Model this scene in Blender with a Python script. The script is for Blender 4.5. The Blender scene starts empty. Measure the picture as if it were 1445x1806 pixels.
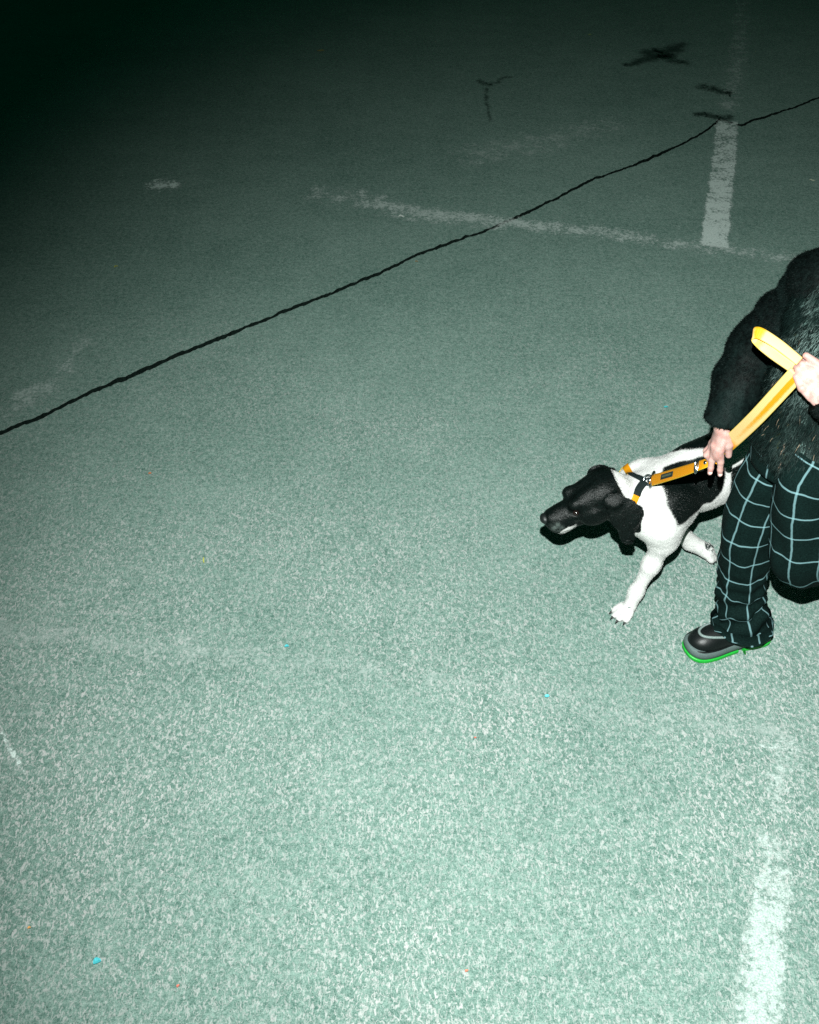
import bpy, math, random
import numpy as np
from mathutils import Vector, Matrix, noise
from mathutils.bvhtree import BVHTree

# ------------------------------------------------------------------ camera, sky, flash, exposure
sc = bpy.context.scene
col = sc.collection
CAM_H, PITCH = 2.6, math.radians(40)
cam_d = bpy.data.cameras.new('camera')
cam = bpy.data.objects.new('camera', cam_d)
col.objects.link(cam)
cam.location = (0, 0, CAM_H)
cam.rotation_euler = (math.radians(90) - PITCH, 0, 0)
cam_d.sensor_fit = 'VERTICAL'
cam_d.sensor_height = 36
cam_d.sensor_width = 36
cam_d.lens = 39.87
cam_d.clip_start = 0.05
cam_d.clip_end = 500
sc.camera = cam

w = bpy.data.worlds.new('World')
sc.world = w
w.use_nodes = True
nt = w.node_tree
nt.nodes.clear()
sky = nt.nodes.new('ShaderNodeTexSky')
sky.sky_type = 'NISHITA'
sky.sun_disc = False
sky.sun_elevation = math.radians(2)
sky.sun_rotation = math.radians(200)
bg = nt.nodes.new('ShaderNodeBackground')
bg.inputs['Strength'].default_value = 0.032      # night sky
wo = nt.nodes.new('ShaderNodeOutputWorld')
tint = nt.nodes.new('ShaderNodeMix'); tint.data_type = 'RGBA'; tint.blend_type = 'MULTIPLY'
tint.inputs[0].default_value = 1.0
tint.inputs[7].default_value = (0.0, 1.0, 0.62, 1)     # green ambient tint added to the sky so dark areas turn greener
nt.links.new(sky.outputs[0], tint.inputs[6])
nt.links.new(tint.outputs[2], bg.inputs[0])
nt.links.new(bg.outputs[0], wo.inputs[0])

# the photographer's hot-shoe flash, a little above the lens: the only light of the night scene
fl_d = bpy.data.lights.new('camera_flash', 'SPOT')
fl = bpy.data.objects.new('camera_flash', fl_d)
col.objects.link(fl)
FLASH = Vector((0.0, 0.18, 2.815))
fl.location = FLASH
fl_d.energy = 1350
fl_d.color = (0.94, 1.0, 0.965)
fl_d.shadow_soft_size = 0.012
fl_d.spot_size = math.radians(83)
fl_d.spot_blend = 1.0
AIM = Vector((0.60, 2.34, 0.0))
fl.rotation_euler = (AIM - FLASH).to_track_quat('-Z', 'Y').to_euler()

sc.view_settings.view_transform = 'Standard'
sc.view_settings.look = 'None'
sc.view_settings.gamma = 1
sc.view_settings.exposure = 0
sc.render.film_transparent = False
sc.cycles.use_denoising = False
sc.cycles.max_bounces = 4

rng = random.Random(7)
nrng = np.random.default_rng(5)

# ------------------------------------------------------------------ helpers: objects
def tag(o, label=None, cat=None, group=None, kind=None):
    if label: o['label'] = label
    if cat: o['category'] = cat
    if group: o['group'] = group
    if kind: o['kind'] = kind
    return o

def empty(name, loc=(0, 0, 0)):
    o = bpy.data.objects.new(name, None)
    o.empty_display_size = 0.1
    o.location = loc
    col.objects.link(o)
    return o

def mesh_obj(name, verts, faces, mat, parent=None, uvs=None, smooth=True, attrs=None, mat_idx=None):
    """one mesh object; vertices in world coordinates"""
    me = bpy.data.meshes.new(name)
    verts = np.asarray(verts, float)
    off = np.zeros(3)
    if parent is not None:
        p = parent
        while p is not None:
            off += np.array(p.location); p = p.parent
    me.from_pydata((verts - off).tolist(), [], [tuple(int(i) for i in f) for f in faces])
    mats = mat if isinstance(mat, (list, tuple)) else [mat]
    for m in mats: me.materials.append(m)
    if mat_idx is not None:
        me.polygons.foreach_set('material_index', np.asarray(mat_idx, np.int32))
    if smooth:
        me.polygons.foreach_set('use_smooth', [True] * len(me.polygons))
    if uvs is not None:
        ul = me.uv_layers.new(name='UVMap')
        if len(uvs) == len(verts):
            li = np.empty(len(me.loops), np.int32)
            me.loops.foreach_get('vertex_index', li)
            data = np.asarray(uvs, np.float32)[li]
        else:
            data = np.asarray(uvs, np.float32)
        ul.data.foreach_set('uv', data.ravel())
    for k, v in (attrs or {}).items():
        a = me.attributes.new(k, 'FLOAT', 'POINT')
        a.data.foreach_set('value', np.asarray(v, np.float32))
    me.update()
    o = bpy.data.objects.new(name, me)
    col.objects.link(o)
    if parent is not None: o.parent = parent
    return o

# ------------------------------------------------------------------ helpers: smooth implicit surfaces
def V3(*a): return np.array(a, float)

class Blob:
    """smooth union of tapered limbs and ellipsoids, meshed with surface nets"""
    def __init__(self, lo, hi, h):
        self.h = h; self.lo = np.array(lo, float)
        self.n = np.ceil((np.array(hi) - self.lo) / h).astype(int) + 1
        self.F = np.full(self.n, 0.2, np.float32)
    def _box(self, lo, hi):
        i0 = np.clip(np.floor((lo - self.lo) / self.h).astype(int), 0, self.n)
        i1 = np.clip(np.ceil((hi - self.lo) / self.h).astype(int) + 1, 0, self.n)
        if np.any(i1 <= i0): return None
        ax = [self.lo[k] + self.h * np.arange(i0[k], i1[k]) for k in range(3)]
        P = np.stack(np.meshgrid(*ax, indexing='ij'), -1)
        return tuple(slice(i0[k], i1[k]) for k in range(3)), P
    def _merge(self, sl, d, k, op):
        a = self.F[sl]
        if op == 'add':
            if k > 0:
                hh = np.clip(k - np.abs(a - d), 0, None) / k
                self.F[sl] = np.minimum(a, d) - hh * hh * k * 0.25
            else: self.F[sl] = np.minimum(a, d)
        else:
            d = -d
            hh = np.clip(k - np.abs(a - d), 0, None) / k
            self.F[sl] = np.maximum(a, d) + hh * hh * k * 0.25
    def limb(self, a, b, ra, rb, k=0.02, flat=None, ff=1.0, op='add'):
        a = np.array(a, float); b = np.array(b, float)
        R = max(ra, rb) * max(1, ff); m = R + k + 4 * self.h
        r = self._box(np.minimum(a, b) - m, np.maximum(a, b) + m)
        if r is None: return
        sl, P = r
        ab = b - a; t = np.clip(((P - a) @ ab) / max(ab @ ab, 1e-9), 0, 1)
        D = P - a - t[..., None] * ab
        if flat is not None:
            f = np.array(flat, float); f /= np.linalg.norm(f)
            c = D @ f
            D = D + (c * (1 / ff - 1))[..., None] * f
        d = np.linalg.norm(D, axis=-1) - (ra + (rb - ra) * t)
        if flat is not None: d = d * min(1, ff)
        self._merge(sl, d, k, op)
    def chain(self, pts, rs, k=0.02, **kw):
        for i in range(len(pts) - 1):
            self.limb(pts[i], pts[i + 1], rs[i], rs[i + 1], k, **kw)
    def ell(self, c, r, axes=None, k=0.02, op='add'):
        c = np.array(c, float); r = np.array(r, float)
        A = np.eye(3) if axes is None else np.array([np.array(x, float) / np.linalg.norm(x) for x in axes])
        m = r.max() + k + 4 * self.h
        q = self._box(c - m, c + m)
        if q is None: return
        sl, P = q
        L = (P - c) @ A.T
        k0 = np.linalg.norm(L / r, axis=-1); k1 = np.linalg.norm(L / (r * r), axis=-1)
        d = k0 * (k0 - 1) / np.maximum(k1, 1e-6)
        d = np.where(k0 < 1e-3, -r.min(), d)
        self._merge(sl, d, k, op)
    def cut(self, point, normal, k=0.004):
        """remove everything on the normal's side of the plane"""
        sl, P = self._box(self.lo, self.lo + self.h * (self.n - 1))
        d = (P - np.array(point, float)) @ (np.array(normal, float) / np.linalg.norm(normal))
        self._merge(sl, -d, k, 'sub')
    def mesh(self):
        F = self.F; h = self.h
        F[0] = F[-1] = 0.2; F[:, 0] = F[:, -1] = 0.2; F[:, :, 0] = F[:, :, -1] = 0.2
        ins = F < 0
        nx, ny, nz = F.shape
        C = [(0,0,0),(1,0,0),(0,1,0),(1,1,0),(0,0,1),(1,0,1),(0,1,1),(1,1,1)]
        cnt = np.zeros((nx-1, ny-1, nz-1), np.int8)
        for (a, b, c) in C: cnt += ins[a:nx-1+a, b:ny-1+b, c:nz-1+c]
        cells = np.argwhere((cnt > 0) & (cnt < 8))
        idx = np.full(cnt.shape, -1, np.int64)
        idx[tuple(cells.T)] = np.arange(len(cells))
        val = np.stack([F[cells[:,0]+a, cells[:,1]+b, cells[:,2]+c] for (a, b, c) in C], 1)
        S = np.zeros((len(cells), 3)); N = np.zeros(len(cells))
        Ca = np.array(C, float)
        for i in range(8):
            for j in range(i+1, 8):
                if np.abs(Ca[i]-Ca[j]).sum() != 1: continue
                va, vb = val[:, i], val[:, j]
                m = (va < 0) != (vb < 0)
                t = np.where(m, va / np.where(m, va - vb, 1), 0)
                S += np.where(m[:, None], Ca[i] + t[:, None] * (Ca[j] - Ca[i]), 0); N += m
        verts = self.lo + h * (cells + S / N[:, None])
        faces = []
        for ax in range(3):
            o1, o2 = (ax+1) % 3, (ax+2) % 3
            s0 = [slice(None)]*3; s1 = [slice(None)]*3
            s0[ax] = slice(0, -1); s1[ax] = slice(1, None)
            A, B = ins[tuple(s0)], ins[tuple(s1)]
            e = np.argwhere(A != B)
            e = e[(e[:, o1] > 0) & (e[:, o2] > 0)]
            flip = A[tuple(e.T)]
            def cell(d1, d2):
                q = e.copy(); q[:, o1] -= d1; q[:, o2] -= d2
                return idx[tuple(q.T)]
            q = np.stack([cell(1,1), cell(0,1), cell(0,0), cell(1,0)], 1)
            q[~flip] = q[~flip][:, ::-1]
            faces.append(q)
        faces = np.concatenate(faces)
        faces = faces[(faces >= 0).all(1)]
        return verts, faces

def vnormals(v, f):
    n = np.zeros_like(v)
    fn = np.cross(v[f[:, 2]] - v[f[:, 0]], v[f[:, 3]] - v[f[:, 1]])
    for k in range(4): np.add.at(n, f[:, k], fn)
    return n / np.maximum(np.linalg.norm(n, axis=1, keepdims=True), 1e-12)

def smoothv(v, f, it=2, lam=0.5):
    e = np.concatenate([f[:, [0, 1]], f[:, [1, 2]], f[:, [2, 3]], f[:, [3, 0]]])
    for _ in range(it):
        s = np.zeros_like(v); c = np.zeros(len(v))
        np.add.at(s, e[:, 0], v[e[:, 1]]); np.add.at(c, e[:, 0], 1)
        np.add.at(s, e[:, 1], v[e[:, 0]]); np.add.at(c, e[:, 1], 1)
        v = v + lam * (s / np.maximum(c, 1)[:, None] - v)
    return v

def nz3(v, scale, off=0.0):
    return np.array([noise.noise(Vector((p[0]*scale+off, p[1]*scale+off*1.7, p[2]*scale-off))) for p in v])

def fold(v, scale, axis, stretch, off=0.0):
    """noise stretched along an axis: cloth folds"""
    ax = np.array(axis, float); ax /= np.linalg.norm(ax)
    q = v - np.outer(v @ ax, ax) * (1 - 1 / stretch)
    return nz3(q, scale, off)

def spline(pts, n):
    P = np.array(pts, float)
    P = np.vstack([2*P[0]-P[1], P, 2*P[-1]-P[-2]])
    m = len(P) - 3
    out = []
    for u in np.linspace(0, m, n):
        i = min(int(u), m-1); t = u - i
        a, b, c, d = P[i], P[i+1], P[i+2], P[i+3]
        out.append(0.5*((2*b)+(-a+c)*t+(2*a-5*b+4*c-d)*t*t+(-a+3*b-3*c+d)*t**3))
    return np.array(out)

def unit(v):
    v = np.asarray(v, float); return v / np.linalg.norm(v)

def tube(path, rad, n=10, cap=True):
    path = np.asarray(path, float); m = len(path)
    rad = np.broadcast_to(np.asarray(rad, float), (m,))
    V = []; T = np.gradient(path, axis=0)
    up = unit(np.cross(T[0], [0.3, 0.5, 0.81]))
    for i in range(m):
        t = unit(T[i]); up = unit(up - (up @ t) * t); s = np.cross(t, up)
        for j in range(n):
            a = 2*math.pi*j/n
            V.append(path[i] + rad[i]*(math.cos(a)*up + math.sin(a)*s))
    Fc = []
    for i in range(m-1):
        for j in range(n):
            k = (j+1) % n
            Fc.append((i*n+j, i*n+k, (i+1)*n+k, (i+1)*n+j))
    if cap:
        Fc.append(tuple(range(n))[::-1]); Fc.append(tuple((m-1)*n+j for j in range(n)))
    return V, Fc

def join(parts):
    V = []; Fc = []
    for v, f in parts:
        o = len(V); V += [tuple(x) for x in v]; Fc += [tuple(i+o for i in q) for q in f]
    return V, Fc

def ribbon(path, side, width, thick, nw=6, crown=0.0):
    """a webbing strap: closed solid along path; side = width direction; returns verts, faces, uv (length, 0..1 across)"""
    path = np.asarray(path, float); m = len(path)
    side = np.asarray(side, float)
    width = np.broadcast_to(np.asarray(width, float), (m,))
    T = np.gradient(path, axis=0)
    L = np.concatenate([[0], np.cumsum(np.linalg.norm(np.diff(path, axis=0), axis=1))])
    V = []; uv = []; ring = 2*(nw+1)
    for i in range(m):
        t = unit(T[i]); s = unit(side[i] - (side[i] @ t)*t); nn = np.cross(s, t)
        for a in (1, -1):
            for j in range(nw+1):
                u = j/nw if a == 1 else 1 - j/nw
                x = (u-0.5)
                bul = crown*width[i]*(0.25 - x*x)*4
                ed = 0.55 if abs(x) > 0.49 else 1
                V.append(path[i] + s*x*width[i] + nn*(bul + a*thick/2*ed)); uv.append((L[i], u))
    Fc = []
    for i in range(m-1):
        for j in range(ring):
            k = (j+1) % ring
            Fc.append((i*ring+j, i*ring+k, (i+1)*ring+k, (i+1)*ring+j))
    Fc.append(tuple(range(ring))[::-1]); Fc.append(tuple((m-1)*ring+j for j in range(ring)))
    return V, Fc, uv

def torus(c, ax1, ax2, R1, R2, r, n=28, k=8):
    c = np.array(c, float); ax1 = unit(ax1); ax2 = unit(np.array(ax2) - (np.array(ax2) @ ax1)*ax1); nn = np.cross(ax1, ax2)
    V = []; Fc = []
    for i in range(n):
        a = 2*math.pi*i/n
        p = c + ax1*R1*math.cos(a) + ax2*R2*math.sin(a); o = unit(ax1*math.cos(a)/R1 + ax2*math.sin(a)/R2)
        for j in range(k):
            b = 2*math.pi*j/k
            V.append(p + r*(o*math.cos(b) + nn*math.sin(b)))
    for i in range(n):
        for j in range(k):
            Fc.append((i*k+j, ((i+1) % n)*k+j, ((i+1) % n)*k+(j+1) % k, i*k+(j+1) % k))
    return V, Fc

def rbox(c, ax, half, bev):
    """bevelled box along axes ax (3 unit vectors)"""
    c = np.array(c, float); A = [unit(a) for a in ax]; V = []
    hx, hy, hz = half
    for z, s in ((-hz, -bev), (-hz+bev, 0), (hz-bev, 0), (hz, -bev)):
        for (x, y) in ((hx+s, hy+s-bev), (hx+s-bev, hy+s), (-hx-s+bev, hy+s), (-hx-s, hy+s-bev),
                       (-hx-s, -hy-s+bev), (-hx-s+bev, -hy-s), (hx+s-bev, -hy-s), (hx+s, -hy-s+bev)):
            V.append(c + x*A[0] + y*A[1] + z*A[2])
    Fc = []
    for i in range(3):
        for j in range(8):
            k = (j+1) % 8
            Fc.append((i*8+j, i*8+k, (i+1)*8+k, (i+1)*8+j))
    Fc.append(tuple(range(8))[::-1]); Fc.append(tuple(range(24, 32)))
    return V, Fc

# ------------------------------------------------------------------ helpers: materials
class NT:
    def __init__(self, name):
        self.m = bpy.data.materials.new(name); self.m.use_nodes = True
        self.t = self.m.node_tree; self.t.nodes.clear()
        self.out = self.t.nodes.new('ShaderNodeOutputMaterial')
        self.b = self.t.nodes.new('ShaderNodeBsdfPrincipled')
        self.t.links.new(self.b.outputs[0], self.out.inputs['Surface'])
    def n(self, typ, **kw):
        nd = self.t.nodes.new('ShaderNode' + typ)
        for k, v in kw.items(): setattr(nd, k, v)
        return nd
    def l(self, a, b): self.t.links.new(a, b)
    def coord(self, which='Object'): return self.n('TexCoord').outputs[which]
    def pos(self): return self.n('NewGeometry').outputs['Position']
    def noise(self, scale, detail=4, rough=0.55, vec=None, dist=0.0, stretch=None):
        nd = self.n('TexNoise'); nd.inputs['Scale'].default_value = scale
        nd.inputs['Detail'].default_value = detail; nd.inputs['Roughness'].default_value = rough
        nd.inputs['Distortion'].default_value = dist
        v = vec if vec is not None else self.pos()
        if stretch:
            mp = self.n('Mapping'); mp.inputs['Scale'].default_value = stretch[:3]
            if len(stretch) > 3: mp.inputs['Rotation'].default_value = stretch[3]
            self.l(v, mp.inputs['Vector']); v = mp.outputs[0]
        self.l(v, nd.inputs['Vector']); return nd.outputs['Fac']
    def ramp(self, fac, stops):
        r = self.n('ValToRGB'); e = r.color_ramp.elements
        while len(e) < len(stops): e.new(0.5)
        for el, (p, c) in zip(e, stops):
            el.position = p; el.color = (*c, 1) if len(c) == 3 else c
        self.l(fac, r.inputs[0]); return r.outputs[0]
    def math(self, op, a, b=None, c=None, clamp=False):
        nd = self.n('Math', operation=op, use_clamp=clamp)
        for i, x in enumerate((a, b, c)):
            if x is None: continue
            if isinstance(x, (int, float)): nd.inputs[i].default_value = x
            else: self.l(x, nd.inputs[i])
        return nd.outputs[0]
    def smooth(self, x, lo, hi):
        nd = self.n('MapRange', interpolation_type='SMOOTHSTEP')
        self.l(x, nd.inputs[0]); nd.inputs[1].default_value = lo; nd.inputs[2].default_value = hi
        return nd.outputs[0]
    def mix(self, fac, a, b, blend='MIX'):
        nd = self.n('Mix', data_type='RGBA', blend_type=blend)
        for i, x in ((0, fac), (6, a), (7, b)):
            if isinstance(x, (int, float)): nd.inputs[i].default_value = x
            elif isinstance(x, tuple): nd.inputs[i].default_value = (*x, 1)
            else: self.l(x, nd.inputs[i])
        return nd.outputs[2]
    def attr(self, name): return self.n('Attribute', attribute_name=name).outputs['Fac']
    def bump(self, h, strength, dist, prev=None):
        nd = self.n('Bump'); nd.inputs['Strength'].default_value = strength; nd.inputs['Distance'].default_value = dist
        self.l(h, nd.inputs['Height'])
        if prev is not None: self.l(prev, nd.inputs['Normal'])
        return nd.outputs[0]
    def set(self, color=None, rough=None, spec=None, normal=None, metal=None, sheen=None, coat=None):
        b = self.b
        for k, v in (('Base Color', color), ('Roughness', rough), ('Specular IOR Level', spec), ('Normal', normal),
                     ('Metallic', metal), ('Sheen Weight', sheen), ('Coat Weight', coat)):
            if v is None: continue
            if isinstance(v, tuple): b.inputs[k].default_value = (*v, 1)
            elif isinstance(v, (int, float)): b.inputs[k].default_value = v
            else: self.l(v, b.inputs[k])
        return self.m

def plain(name, color, rough=0.6, spec=0.3, metal=0.0, grain=0.25, gscale=300, bump=0.2, bscale=400, sheen=None, coat=None):
    t = NT(name)
    g = t.noise(gscale, 3)
    lo = tuple(c*(1-grain) for c in color); hi = tuple(min(1, c*(1+grain)) for c in color)
    c = t.ramp(g, [(0.3, lo), (0.7, hi)])
    nb = t.bump(t.noise(bscale, 2), bump, 0.001)
    return t.set(c, rough, spec, nb, metal, sheen, coat)

# --- asphalt
t = NT('asphalt')
big = t.noise(0.9, 4, 0.6)
mid = t.noise(7, 5, 0.6)
chip = t.noise(105, 2, 0.5)
fine = t.noise(300, 2, 0.6)
lo_c, hi_c = (0.042, 0.100, 0.080), (0.186, 0.272, 0.237)
a = t.math('MULTIPLY_ADD', big, 0.26, t.math('MULTIPLY', mid, 0.20))
a = t.math('MULTIPLY_ADD', t.math('SUBTRACT', t.noise(42, 3, 0.7), 0.5), 0.55, a)
a = t.math('MULTIPLY_ADD', fine, 0.85, a)
a = t.math('MULTIPLY_ADD', t.math('SUBTRACT', chip, 0.5), 0.50, t.math('ADD', a, 0.225))
base = t.ramp(t.math('SUBTRACT', a, 0.3), [(0.36, lo_c), (0.78, hi_c)])
# pale stone chips showing where the binder is worn off
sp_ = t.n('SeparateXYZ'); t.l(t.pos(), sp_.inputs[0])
near_flashlit = t.smooth(t.math('MULTIPLY_ADD', t.noise(0.8, 3, 0.6), 2.6, sp_.outputs[1]), 6.4, 3.2)      # more pale chips towards the camera: greyer flash-lit foreground painted into the colour
worn = t.math('MULTIPLY', t.math('MULTIPLY_ADD', t.smooth(t.noise(1.3, 3, 0.6), 0.40, 0.64), 0.5, 0.55), near_flashlit)  # patchy wear times the painted foreground brightening
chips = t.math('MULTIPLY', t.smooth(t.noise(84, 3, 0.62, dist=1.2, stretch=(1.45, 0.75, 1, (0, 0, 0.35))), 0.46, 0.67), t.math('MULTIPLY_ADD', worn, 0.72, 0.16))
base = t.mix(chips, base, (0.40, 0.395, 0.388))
pits = t.math('MULTIPLY', t.smooth(t.noise(190, 2, 0.5), 0.60, 0.70), 0.55)
base = t.mix(pits, base, (0.030, 0.060, 0.048))
nb = t.bump(t.noise(85, 3, 0.6, dist=0.5), 0.8, 0.008)
nb = t.bump(t.noise(240, 2, 0.5), 0.7, 0.004, nb)
nb = t.bump(t.noise(9, 3, 0.5), 0.25, 0.02, nb)
t.b.inputs['Diffuse Roughness'].default_value = 1.0
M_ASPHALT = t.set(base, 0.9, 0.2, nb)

M_CRACK = plain('crack_dirt', (0.006, 0.012, 0.010), 0.95, 0.05, grain=0.5, gscale=120, bump=0.6, bscale=120)

# --- worn road paint: coverage is read from the vertex attribute "cover"
t = NT('worn_road_paint')
cov = t.attr('cover')
n1 = t.noise(75, 6, 0.75)
n2 = t.noise(11, 5, 0.65)
nn = t.math('MULTIPLY_ADD', t.math('SUBTRACT', n2, 0.5), 0.9, t.math('MULTIPLY_ADD', t.math('SUBTRACT', n1, 0.5), 1.3, 0.52))
th = t.math('SUBTRACT', 1.0, cov)
x = t.math('SUBTRACT', nn, t.math('MULTIPLY_ADD', th, 0.60, 0.24))
alpha = t.math('MULTIPLY', t.smooth(x, -0.12, 0.13), t.attr('strength'))
alpha = t.math('MULTIPLY', alpha, t.smooth(cov, 0.0, 0.30))
pc = t.ramp(t.noise(220, 3), [(0.3, (0.30, 0.40, 0.36)), (0.7, (0.60, 0.65, 0.63))])
t.b.inputs['Diffuse Roughness'].default_value = 1.0
t.set(pc, 0.8, 0.2, t.bump(t.noise(85, 3, 0.6, dist=0.4), 0.5, 0.005))
tr = t.n('BsdfTransparent'); mx = t.n('MixShader')
t.l(alpha, mx.inputs[0]); t.l(tr.outputs[0], mx.inputs[1]); t.l(t.b.outputs[0], mx.inputs[2])
t.l(mx.outputs[0], t.out.inputs['Surface'])
M_PAINT = t.m

# --- dark damp stain
t = NT('dark_stain')
cov = t.attr('cover')
nn = t.math('MULTIPLY_ADD', t.noise(14, 4, 0.65), 0.5, t.math('MULTIPLY', t.noise(70, 4, 0.65), 0.5))
alpha = t.smooth(t.math('SUBTRACT', nn, t.math('MULTIPLY_ADD', t.math('SUBTRACT', 1.0, cov), 0.6, 0.26)), -0.16, 0.20)
alpha = t.math('MULTIPLY', alpha, 0.62)
alpha = t.math('MULTIPLY', alpha, t.smooth(cov, 0.0, 0.3))
t.set((0.030, 0.060, 0.048), 0.9, 0.1)
tr = t.n('BsdfTransparent'); mx = t.n('MixShader')
t.l(alpha, mx.inputs[0]); t.l(tr.outputs[0], mx.inputs[1]); t.l(t.b.outputs[0], mx.inputs[2])
t.l(mx.outputs[0], t.out.inputs['Surface'])
M_STAIN = t.m

# --- dog coat: "dark" = black marking, fine ticking and hair grain on top
t = NT('dog_coat')
dk = t.attr('dark')
hair = t.noise(420, 3, 0.6, stretch=(1, 1, 0.35))
edge = t.math('MULTIPLY_ADD', t.math('SUBTRACT', hair, 0.5), 0.35, dk)
f = t.smooth(edge, 0.38, 0.62)
white = t.ramp(hair, [(0.3, (0.47, 0.475, 0.46)), (0.7, (0.68, 0.67, 0.655))])
tick = t.math('MULTIPLY', t.smooth(t.noise(85, 2, 0.5), 0.69, 0.74), t.attr('tick'))
white = t.mix(tick, white, (0.10, 0.14, 0.13))
black = t.ramp(t.noise(200, 4, 0.6), [(0.3, (0.0003, 0.0007, 0.0006)), (0.75, (0.0034, 0.0074, 0.0066))])
c = t.mix(f, white, black)
c = t.mix(t.attr('pale'), c, (0.34, 0.42, 0.39))
c = t.mix(t.math('MULTIPLY', t.attr('pad'), t.smooth(t.noise(110, 3), 0.35, 0.6)), c, (0.016, 0.024, 0.023))
nb = t.bump(hair, 0.5, 0.003)
nb = t.bump(t.noise(34, 4, 0.6), 0.35, 0.010, nb)
rg = t.math('MULTIPLY_ADD', f, -0.40, 0.80)
M_COAT = t.set(c, rg, t.math('MULTIPLY_ADD', f, 0.14, 0.10), nb)

M_NOSE = plain('dog_nose', (0.006, 0.008, 0.008), 0.45, 0.5, bump=0.5, bscale=600)
M_EYE = plain('dog_eye', (0.012, 0.008, 0.007), 0.10, 0.6, bump=0.0)
M_CLAW = plain('dog_claw', (0.012, 0.014, 0.013), 0.4, 0.4)

M_SKIN = None
t = NT('skin')
c = t.ramp(t.noise(60, 4, 0.6), [(0.3, (0.38, 0.185, 0.160)), (0.7, (0.47, 0.310, 0.280))])
M_SKIN = t.set(c, 0.55, 0.35, t.bump(t.noise(500, 3), 0.25, 0.001))
t.b.inputs['Subsurface Weight'].default_value = 0.15
t.b.inputs['Subsurface Radius'].default_value = (0.01, 0.004, 0.002)
t.b.inputs['Subsurface Scale'].default_value = 0.3
M_NAIL = plain('nail', (0.80, 0.52, 0.47), 0.3, 0.5, grain=0.05)
M_HAIR = plain('hair', (0.015, 0.012, 0.010), 0.5, 0.4, grain=0.6, gscale=200, bump=0.6, bscale=200)
M_EYEW = plain('eye_white', (0.75, 0.74, 0.72), 0.15, 0.5, grain=0.03, bump=0.0)
M_IRIS = plain('iris', (0.03, 0.02, 0.012), 0.1, 0.5, bump=0.0)
M_LIP = plain('lip', (0.50, 0.20, 0.18), 0.45, 0.4, grain=0.1)

# --- black sleeves
t = NT('black_plush')
c = t.ramp(t.noise(90, 5, 0.65), [(0.32, (0.0004, 0.0007, 0.0007)), (0.70, (0.0036, 0.0076, 0.0070))])
c = t.mix(t.math('MULTIPLY', t.smooth(t.noise(14, 4, 0.6, stretch=(1, 1, 0.5)), 0.5, 0.72), 0.5), c, (0.0075, 0.0160, 0.0148))  # soft grey-green patches paint the sheen of the folds into the colour
nb = t.bump(t.noise(30, 4, 0.6), 0.5, 0.008)
nb = t.bump(t.noise(500, 2), 0.4, 0.001, nb)
M_SLEEVE = t.set(c, 0.60, 0.05, nb)

# --- printed jacket body: dark ground, pale bark-like mottling in upright streaks, tan twigs
t = NT('bark_print')
P = t.coord('Object')
warp = t.noise(9, 3, 0.6, P)
st = t.noise(30, 6, 0.72, P, 1.3, (1.0, 1.0, 0.42, (0.0, 0.5, 0.0)))
m1 = t.smooth(st, 0.50, 0.70)
zone = t.smooth(t.noise(4.2, 3, 0.6, P, 0.4), 0.40, 0.62)
c0 = t.ramp(t.noise(45, 5, 0.7, P), [(0.3, (0.0010, 0.0030, 0.0027)), (0.7, (0.0070, 0.0170, 0.0150))])
c1 = t.mix(t.math('MULTIPLY', m1, zone), c0, (0.115, 0.185, 0.168))
hl = t.math('MULTIPLY', t.smooth(t.noise(60, 5, 0.75, P, 1.5, (1, 1, 0.5)), 0.62, 0.74), zone)
c1 = t.mix(t.math('MULTIPLY', hl, 0.8), c1, (0.26, 0.30, 0.29))
gr = t.math('MULTIPLY', t.smooth(t.noise(24, 4, 0.6, P, 0.8), 0.60, 0.70), 0.6)
c1 = t.mix(gr, c1, (0.030, 0.034, 0.012))
tw = t.noise(7.5, 2, 0.4, P, 0.6, (1.0, 1.0, 0.22, (0.2, -0.25, 0.0)))
twl = t.math('SUBTRACT', 1.0, t.smooth(t.math('ABSOLUTE', t.math('SUBTRACT', tw, 0.5)), 0.004, 0.014))
twz = t.smooth(t.noise(6, 2, 0.5, P), 0.52, 0.60)
c1 = t.mix(t.math('MULTIPLY', twl, twz), c1, (0.20, 0.145, 0.11))
M_PRINT = t.set(c1, 0.8, 0.06, t.bump(t.noise(300, 3), 0.3, 0.002))

# --- long pile on the jacket front: dark roots, some strands grey or tan towards the tip
t = NT('long_fur')
P = t.pos()
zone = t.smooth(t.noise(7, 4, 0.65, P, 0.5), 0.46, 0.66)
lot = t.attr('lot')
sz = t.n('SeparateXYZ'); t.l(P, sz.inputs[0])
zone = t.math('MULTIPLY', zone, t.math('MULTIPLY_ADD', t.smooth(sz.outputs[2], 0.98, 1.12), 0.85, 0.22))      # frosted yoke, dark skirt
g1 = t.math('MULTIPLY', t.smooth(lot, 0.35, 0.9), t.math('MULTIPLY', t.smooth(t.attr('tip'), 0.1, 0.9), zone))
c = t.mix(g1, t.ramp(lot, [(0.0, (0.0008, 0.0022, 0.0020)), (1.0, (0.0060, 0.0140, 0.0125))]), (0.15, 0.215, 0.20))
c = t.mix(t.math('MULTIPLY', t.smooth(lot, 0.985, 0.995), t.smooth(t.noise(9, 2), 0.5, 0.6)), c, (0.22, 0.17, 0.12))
M_FUR = t.set(c, 0.6, 0.05)

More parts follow.
